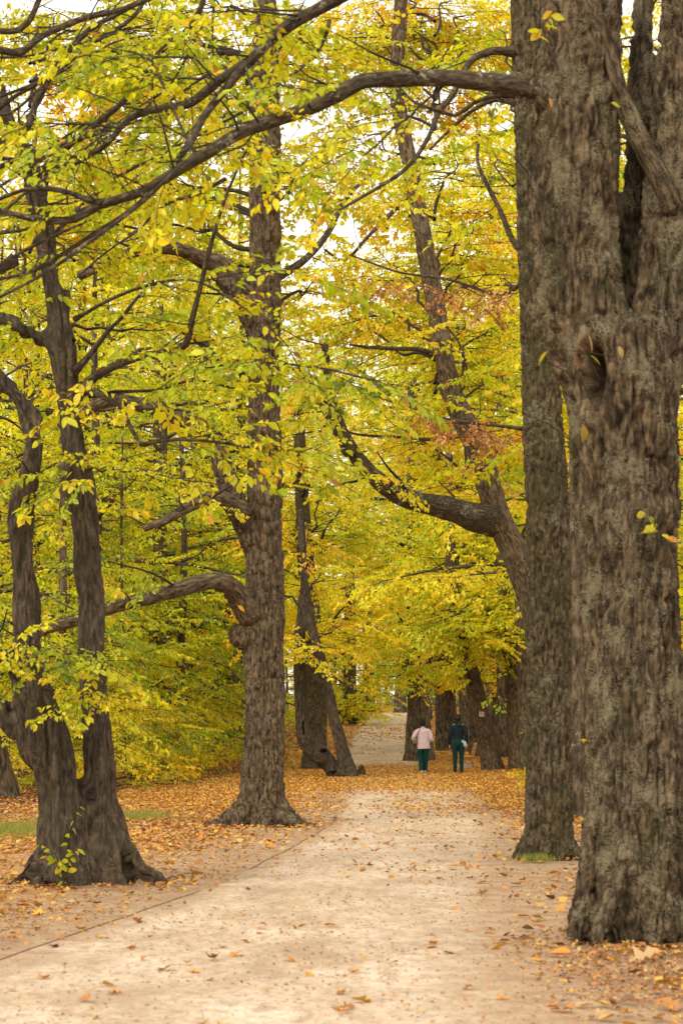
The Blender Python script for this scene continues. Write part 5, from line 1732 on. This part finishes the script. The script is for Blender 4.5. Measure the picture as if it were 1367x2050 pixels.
# =================================================================== the two walkers
M['skin'] = plain_mat('skin', (0.48, 0.29, 0.20), 0.6, 0.08, 30)
M['pink'] = plain_mat('pale_pink_cloth', (0.72, 0.56, 0.61), 0.9, 0.12, 14, 0.3)
M['green_t'] = plain_mat('dark_green_cloth', (0.007, 0.050, 0.045), 0.9, 0.25, 14, 0.3)
M['teal'] = plain_mat('deep_teal_cloth', (0.005, 0.030, 0.033), 0.9, 0.25, 14, 0.3)
M['navy'] = plain_mat('black_navy_cloth', (0.008, 0.016, 0.022), 0.9, 0.25, 14, 0.3)
M['hair'] = plain_mat('dark_brown_hair', (0.016, 0.010, 0.010), 0.6, 0.3, 60, 0.4)
M['shoe_w'] = plain_mat('white_shoe', (0.62, 0.64, 0.62), 0.6, 0.08)
M['shoe_d'] = plain_mat('dark_shoe', (0.02, 0.025, 0.035), 0.6, 0.2)
M['bag'] = plain_mat('beige_bag_leather', (0.27, 0.20, 0.115), 0.7, 0.15, 10)
M['bag_w'] = plain_mat('pale_grey_bag', (0.42, 0.37, 0.39), 0.7, 0.1, 10)
M['mint'] = plain_mat('mint_cloth', (0.12, 0.50, 0.40), 0.9, 0.15, 14)
M['strap'] = plain_mat('dark_strap', (0.03, 0.022, 0.022), 0.8, 0.2)


def skin(name, chains, mat, parent, sub=2, root=0, voxel=0.012):
    """chains: list of [(x,y,z,rx[,ry]) ...] fused into one smooth continuous surface"""
    parts = []
    for ch in chains:
        p = np.array([q[:3] for q in ch], float)
        r = np.array([q[3] for q in ch], float)
        e = np.array([(q[4] / q[3]) if len(q) > 4 else 1.0 for q in ch], float)
        pp, rr = catmull(p, r, 0.02)
        s0 = np.concatenate([[0], np.cumsum(np.linalg.norm(np.diff(p, axis=0), axis=1))])
        s1 = np.concatenate([[0], np.cumsum(np.linalg.norm(np.diff(pp, axis=0), axis=1))])
        ee = np.interp(s1 / s1[-1], s0 / s0[-1], e)
        v, f, b = tube(pp, rr, 20, 10.0)
        n = len(pp)
        vv = v[:n * 20].reshape(n, 20, 3)
        if ee.min() < 0.99:
            vv[:, :, 1] = pp[:, None, 1] + (vv[:, :, 1] - pp[:, None, 1]) * ee[:, None]
        parts.append((v, f, b))
        for q in (pp[0], pp[-1]):
            pass
    me = remesh(parts, voxel, 6, lambda co: (vnoise(co * np.array((22, 22, 9)), 3) - 0.5) * (0.012 if mat is not M['skin'] else 0.0), name, mat)
    return link(name, me, parent)


def hand_chains(w, fwd, side):
    """wrist point, pointing direction, thumb-side direction -> chains for palm and five fingers (joined to wrist)"""
    w, f, s = Vector(w), Vector(fwd).normalized(), Vector(side).normalized()
    nrm = f.cross(s)
    palm = w + f * 0.045
    out = [[(*w, 0.024), (*palm, 0.026)]]
    for k, (off, L) in enumerate([(-0.030, 0.060), (-0.010, 0.078), (0.010, 0.085), (0.030, 0.078)]):
        b = palm + f * 0.035 + s * off
        m = b + f * L * 0.5 - nrm * 0.01
        e = m + f * L * 0.42 - nrm * 0.03
        out.append([(*palm, 0.026), (*b, 0.010), (*m, 0.009), (*e, 0.007)])
    b = w + f * 0.03 + s * 0.035
    out.append([(*w, 0.024), (*b, 0.012), (*(b + f * 0.03 + s * 0.02), 0.010), (*(b + f * 0.058 + s * 0.018), 0.008)])
    return out


def head_mesh(parent, z, skinm, tilt=0.0, yaw=0.0, y0=0.0):
    """head with nose, ears and jaw; faces +Y (away from the camera)"""
    bm = bmesh.new()
    bmesh.ops.create_uvsphere(bm, u_segments=24, v_segments=18, radius=0.1)
    for v in bm.verts:
        x, y, zz = v.co
        v.co.x = x * 0.76
        v.co.y = y * 0.95 + (0.012 if zz < 0 else 0)
        v.co.z = zz * 1.16
        if zz < -0.02:
            k = (-0.02 - zz) / 0.08
            v.co.x *= 1 - 0.32 * k
            if y < 0:
                v.co.y *= 1 - 0.35 * k
    r_ = bmesh.ops.create_cone(bm, segments=6, radius1=0.014, radius2=0.006, depth=0.03, cap_ends=True)
    bmesh.ops.rotate(bm, cent=(0, 0, 0), matrix=Matrix.Rotation(math.radians(-60), 3, 'X'), verts=r_['verts'])
    bmesh.ops.translate(bm, vec=(0, 0.1, -0.012), verts=r_['verts'])
    for sx in (-1, 1):
        r_ = bmesh.ops.create_uvsphere(bm, u_segments=8, v_segments=6, radius=0.02)
        bmesh.ops.scale(bm, vec=(0.35, 0.8, 1.4), verts=r_['verts'])
        bmesh.ops.translate(bm, vec=(sx * 0.077, 0.0, -0.005), verts=r_['verts'])
    me = bpy.data.meshes.new('head')
    bm.to_mesh(me)
    bm.free()
    me.polygons.foreach_set('use_smooth', np.ones(len(me.polygons), bool))
    me.materials.append(skinm)
    o = link('head', me, parent)
    o.location = (0, y0, z)
    o.rotation_euler = (tilt, 0, yaw)
    eye_m = M['hair']
    for sx in (-1, 1):
        bm = bmesh.new()
        bmesh.ops.create_uvsphere(bm, u_segments=8, v_segments=6, radius=0.011)
        me = bpy.data.meshes.new('eye')
        bm.to_mesh(me)
        bm.free()
        me.materials.append(eye_m)
        e = link('eye', me, o)
        e.location = (sx * 0.03, 0.087, 0.012)
    me = box_mesh('mouth', 0.045, 0.01, 0.009, plain_mat('lips', (0.35, 0.12, 0.1)), 0.003)
    e = link('mouth', me, o)
    e.location = (0, 0.092, -0.055)
    return o


def hair_mesh(parent, z, long=False, y0=0.0, yaw=0.0):
    bm = bmesh.new()
    bmesh.ops.create_uvsphere(bm, u_segments=28, v_segments=22, radius=0.115)
    kill = []
    for v in bm.verts:
        x, y, zz = v.co
        if y > 0.035 and zz < 0.045:
            kill.append(v)
            continue
        if zz < (-0.13 if long else -0.075):
            kill.append(v)
            continue
        k = 1 + 0.05 * math.sin(x * 90 + zz * 40) * (0.5 + 0.5 * math.sin(y * 70))
        v.co = (x * 0.86 * k, y * 0.98 * k - 0.008, zz * 1.13 * k + (0.012 if zz > 0 else 0))
        if zz < -0.03:
            v.co.x *= 0.92
    bmesh.ops.delete(bm, geom=kill, context='VERTS')
    if long:
        r_ = bmesh.ops.create_uvsphere(bm, u_segments=16, v_segments=12, radius=0.08)
        bmesh.ops.scale(bm, vec=(0.85, 0.5, 1.1), verts=r_['verts'])
        bmesh.ops.translate(bm, vec=(0, -0.062, -0.085), verts=r_['verts'])
    me = bpy.data.meshes.new('hair')
    bm.to_mesh(me)
    bm.free()
    me.polygons.foreach_set('use_smooth', np.ones(len(me.polygons), bool))
    me.materials.append(M['hair'])
    o = link('hair', me, parent)
    o.location = (0, y0, z)
    o.rotation_euler = (0, 0, yaw)
    return o


def shoe(parent, x, y, mat, yaw=0.0):
    bm = bmesh.new()
    bmesh.ops.create_uvsphere(bm, u_segments=14, v_segments=10, radius=0.5)
    for v in bm.verts:
        a, b, c = v.co
        v.co = (a * 0.095 * (1.05 if b > 0 else 0.85), b * 0.27, max(c, -0.22) * 0.13 * (1.0 if b < 0.05 else 0.75) + 0.03)
    me = bpy.data.meshes.new('shoe')
    bm.to_mesh(me)
    bm.free()
    me.polygons.foreach_set('use_smooth', np.ones(len(me.polygons), bool))
    me.materials.append(mat)
    o = link('shoe', me, parent)
    o.location = (x, y + 0.05, 0)
    o.rotation_euler = (0, 0, yaw)


def person_at(px, py, label):
    d = ground_at(px, py)
    p = P(px, py, d)
    return thing('person', label, 'person', (p[0], p[1], float(terr(p[0], p[1])) + 0.005)), d


# --- person in the pale pink jacket (1.58 m), slightly stooped, left elbow out over a shoulder bag
p1, dp1 = person_at(847, 1547, 'person in pale pink jacket and dark green trousers walking away')
LH, RH = (-0.14, 0.24, 0.98), (0.16, 0.26, 1.0)
ch = [[(0, 0, 0.86, 0.13, 0.10), (0, 0.0, 1.02, 0.13, 0.10), (0, 0.03, 1.2, 0.14, 0.10), (0, 0.05, 1.29, 0.11, 0.08), (0, 0.06, 1.36, 0.05), (0, 0.075, 1.43, 0.05)]]
ch += [[(0, 0.05, 1.29, 0.11, 0.08), (-0.17, 0.04, 1.27, 0.055), (-0.29, 0.0, 1.07, 0.042), (-0.22, 0.15, 1.0, 0.032), (*LH, 0.024)], [(0, 0.05, 1.29, 0.11, 0.08), (0.17, 0.04, 1.27, 0.055), (0.25, 0.02, 1.04, 0.042), (0.22, 0.16, 1.0, 0.032), (*RH, 0.024)]]
for sx in (-1, 1):
    ch.append([(0, 0, 0.86, 0.13, 0.10), (sx * 0.085, 0.0, 0.80, 0.082), (sx * 0.082, 0.02, 0.46, 0.055), (sx * 0.075, -0.01 + sx * 0.09, 0.12, 0.04), (sx * 0.075, sx * 0.10, 0.06, 0.04)])
ch += hand_chains(LH, (0.7, 0.6, 0.1), (0, 0, 1)) + hand_chains(RH, (-0.7, 0.6, 0.1), (0, 0, 1))
skin('body', ch, M['skin'], p1)
head_mesh(p1, 1.505, M['skin'], -0.2, 0, 0.085)
hair_mesh(p1, 1.515, False, 0.083)
skin('trousers', [[(0, 0, 0.88, 0.155, 0.125), (sx * 0.09, 0.0, 0.78, 0.098), (sx * 0.085, 0.015, 0.48, 0.078), (sx * 0.08, sx * 0.08, 0.2, 0.072), (sx * 0.078, sx * 0.10, 0.055, 0.07)] for sx in (-1, 1)], M['green_t'], p1)
skin('jacket', [[(0.015, 0.0, 0.73, 0.205, 0.15), (0.008, 0.0, 0.86, 0.195, 0.145), (0, 0.0, 1.02, 0.175, 0.13), (0, 0.03, 1.2, 0.185, 0.125), (0, 0.05, 1.30, 0.12, 0.10), (0, 0.06, 1.375, 0.066)], [(0, 0.03, 1.2, 0.185, 0.125), (-0.175, 0.04, 1.265, 0.078), (-0.30, -0.01, 1.07, 0.066), (-0.225, 0.14, 1.0, 0.056), (-0.17, 0.21, 0.985, 0.048)], [(0, 0.03, 1.2, 0.185, 0.125), (0.175, 0.04, 1.265, 0.078), (0.255, 0.01, 1.04, 0.066), (0.22, 0.15, 0.995, 0.056), (0.18, 0.22, 0.995, 0.048)]], M['pink'], p1, root=2)
skin('collar', [[(-0.055, 0.01, 1.37, 0.028), (0, -0.015, 1.38, 0.028), (0.055, 0.01, 1.37, 0.028), (0.06, 0.07, 1.37, 0.024)], [(-0.055, 0.01, 1.37, 0.028), (-0.06, 0.07, 1.37, 0.024)]], M['pink'], p1, root=1)
for sx in (-1, 1):
    shoe(p1, sx * 0.078, sx * 0.10 - 0.02, M['shoe_w'], -sx * 0.12)
p1.rotation_euler = (0, 0.0, math.radians(6))

# shoulder bag under the left arm
b1 = thing('shoulder_bag', 'beige shoulder bag tucked under the left arm of the person in pink', 'bag', (p1.location.x - 0.26, p1.location.y - 0.02, p1.location.z + 0.98))
bm = bmesh.new()
bmesh.ops.create_uvsphere(bm, u_segments=16, v_segments=12, radius=0.5)
for v in bm.verts:
    a, b, c = v.co
    s_ = 1 - 0.25 * max(c, 0) * 2
    v.co = (math.copysign(abs(a * 2) ** 0.6 / 2, a) * 0.12 * s_, math.copysign(abs(b * 2) ** 0.6 / 2, b) * 0.30 * s_, math.copysign(abs(c * 2) ** 0.6 / 2, c) * 0.19)
me = bpy.data.meshes.new('pouch')
bm.to_mesh(me)
bm.free()
me.materials.append(M['bag'])
me.polygons.foreach_set('use_smooth', np.ones(len(me.polygons), bool))
link('pouch', me, b1)
v, f, _ = tube(np.array([(0.02, -0.12, 0.09), (0.09, -0.105, 0.2), (0.15, -0.02, 0.36), (0.15, 0.1, 0.3), (0.08, 0.12, 0.15), (0.02, 0.12, 0.09)]), [0.009] * 6, 6, 0.03)
link('strap', mesh_np('strap', v, f, M['strap'], True), b1)

# --- person in the dark hooded jacket (1.78 m)
p2, dp2 = person_at(917, 1549, 'person in dark teal hooded jacket and green trousers standing with arms down')
LH, RH = (-0.26, 0.04, 0.86), (0.25, 0.05, 0.87)
ch = [[(0, 0, 0.95, 0.12, 0.09), (0, 0.0, 1.12, 0.12, 0.09), (0, 0.0, 1.32, 0.14, 0.10), (0, 0.01, 1.43, 0.11, 0.08), (0, 0.015, 1.51, 0.05), (0, 0.02, 1.58, 0.05)]]
ch += [[(0, 0.01, 1.43, 0.11, 0.08), (sx * 0.17, 0.0, 1.42, 0.052), (sx * 0.235, -0.03, 1.16, 0.042), (H[0] * 0.97, 0.0, 0.98, 0.034), (*H, 0.024)] for sx, H in ((-1, LH), (1, RH))]
for sx in (-1, 1):
    ch.append([(0, 0, 0.95, 0.12, 0.09), (sx * 0.09, 0.0, 0.88, 0.085), (sx * 0.095, 0.02, 0.5, 0.056), (sx * 0.10, -0.01, 0.12, 0.042), (sx * 0.10, 0, 0.06, 0.042)])
ch += hand_chains(LH, (0.05, 0.1, -1), (0, 1, 0)) + hand_chains(RH, (-0.05, 0.1, -1), (0, 1, 0))
skin('body', ch, M['skin'], p2)
head_mesh(p2, 1.655, M['skin'], -0.05, -0.4, 0.03)
hair_mesh(p2, 1.662, True, 0.02, -0.4)
skin('trousers', [[(0, 0, 1.0, 0.155, 0.12), (0, -0.015, 0.92, 0.165, 0.14), (sx * 0.09, -0.005, 0.82, 0.105, 0.11), (sx * 0.097, 0.015, 0.52, 0.078), (sx * 0.10, -0.005, 0.25, 0.062), (sx * 0.10, 0, 0.06, 0.055)] for sx in (-1, 1)], M['teal'], p2)
skin('jacket', [[(0, 0.0, 0.98, 0.165, 0.125), (0, 0.0, 1.12, 0.155, 0.12), (0, 0.0, 1.32, 0.175, 0.125), (0, 0.01, 1.44, 0.13, 0.10), (0, 0.015, 1.50, 0.075)], [(0, 0.0, 1.32, 0.175, 0.125), (-0.18, 0.0, 1.40, 0.078), (-0.245, -0.03, 1.16, 0.066), (-0.262, 0.01, 0.98, 0.056), (-0.262, 0.035, 0.89, 0.05)], [(0, 0.0, 1.32, 0.175, 0.125), (0.18, 0.0, 1.40, 0.078), (0.245, -0.03, 1.16, 0.066), (0.255, 0.01, 0.98, 0.056), (0.252, 0.045, 0.89, 0.05)]], M['navy'], p2, root=1)
skin('hood', [[(-0.085, 0.03, 1.52, 0.035), (-0.07, -0.06, 1.48, 0.05), (0, -0.10, 1.45, 0.062), (0.07, -0.06, 1.48, 0.05), (0.085, 0.03, 1.52, 0.035)]], M['teal'], p2, root=2)
skin('waistband', [[(0, 0, 0.985, 0.172, 0.132), (0, 0, 1.035, 0.168, 0.130)]], M['teal'], p2)
for sx in (-1, 1):
    shoe(p2, sx * 0.10, -0.02, M['shoe_d'], -sx * 0.12)
# pale pouch hanging at the right hip
b2 = thing('hip_bag', 'pale grey pouch with a mint strap on the right hip of the hooded person', 'bag', (p2.location.x + 0.215, p2.location.y - 0.12, p2.location.z + 0.89))
bm = bmesh.new()
bmesh.ops.create_uvsphere(bm, u_segments=14, v_segments=12, radius=0.5)
for v in bm.verts:
    a, b, c = v.co
    w_ = 1 - 0.5 * (c + 0.5) * 0.8
    v.co = (a * 0.105 * (w_ + 0.3) + (0.5 - c) * 0.04 - 0.03, b * 0.10 * (w_ + 0.3), c * 0.22)
me = bpy.data.meshes.new('pouch')
bm.to_mesh(me)
bm.free()
me.materials.append(M['bag_w'])
me.polygons.foreach_set('use_smooth', np.ones(len(me.polygons), bool))
link('pouch', me, b2)
link('strap', box_mesh('strap', 0.06, 0.02, 0.09, M['mint'], 0.006, (-0.085, 0.0, 0.085)), b2)
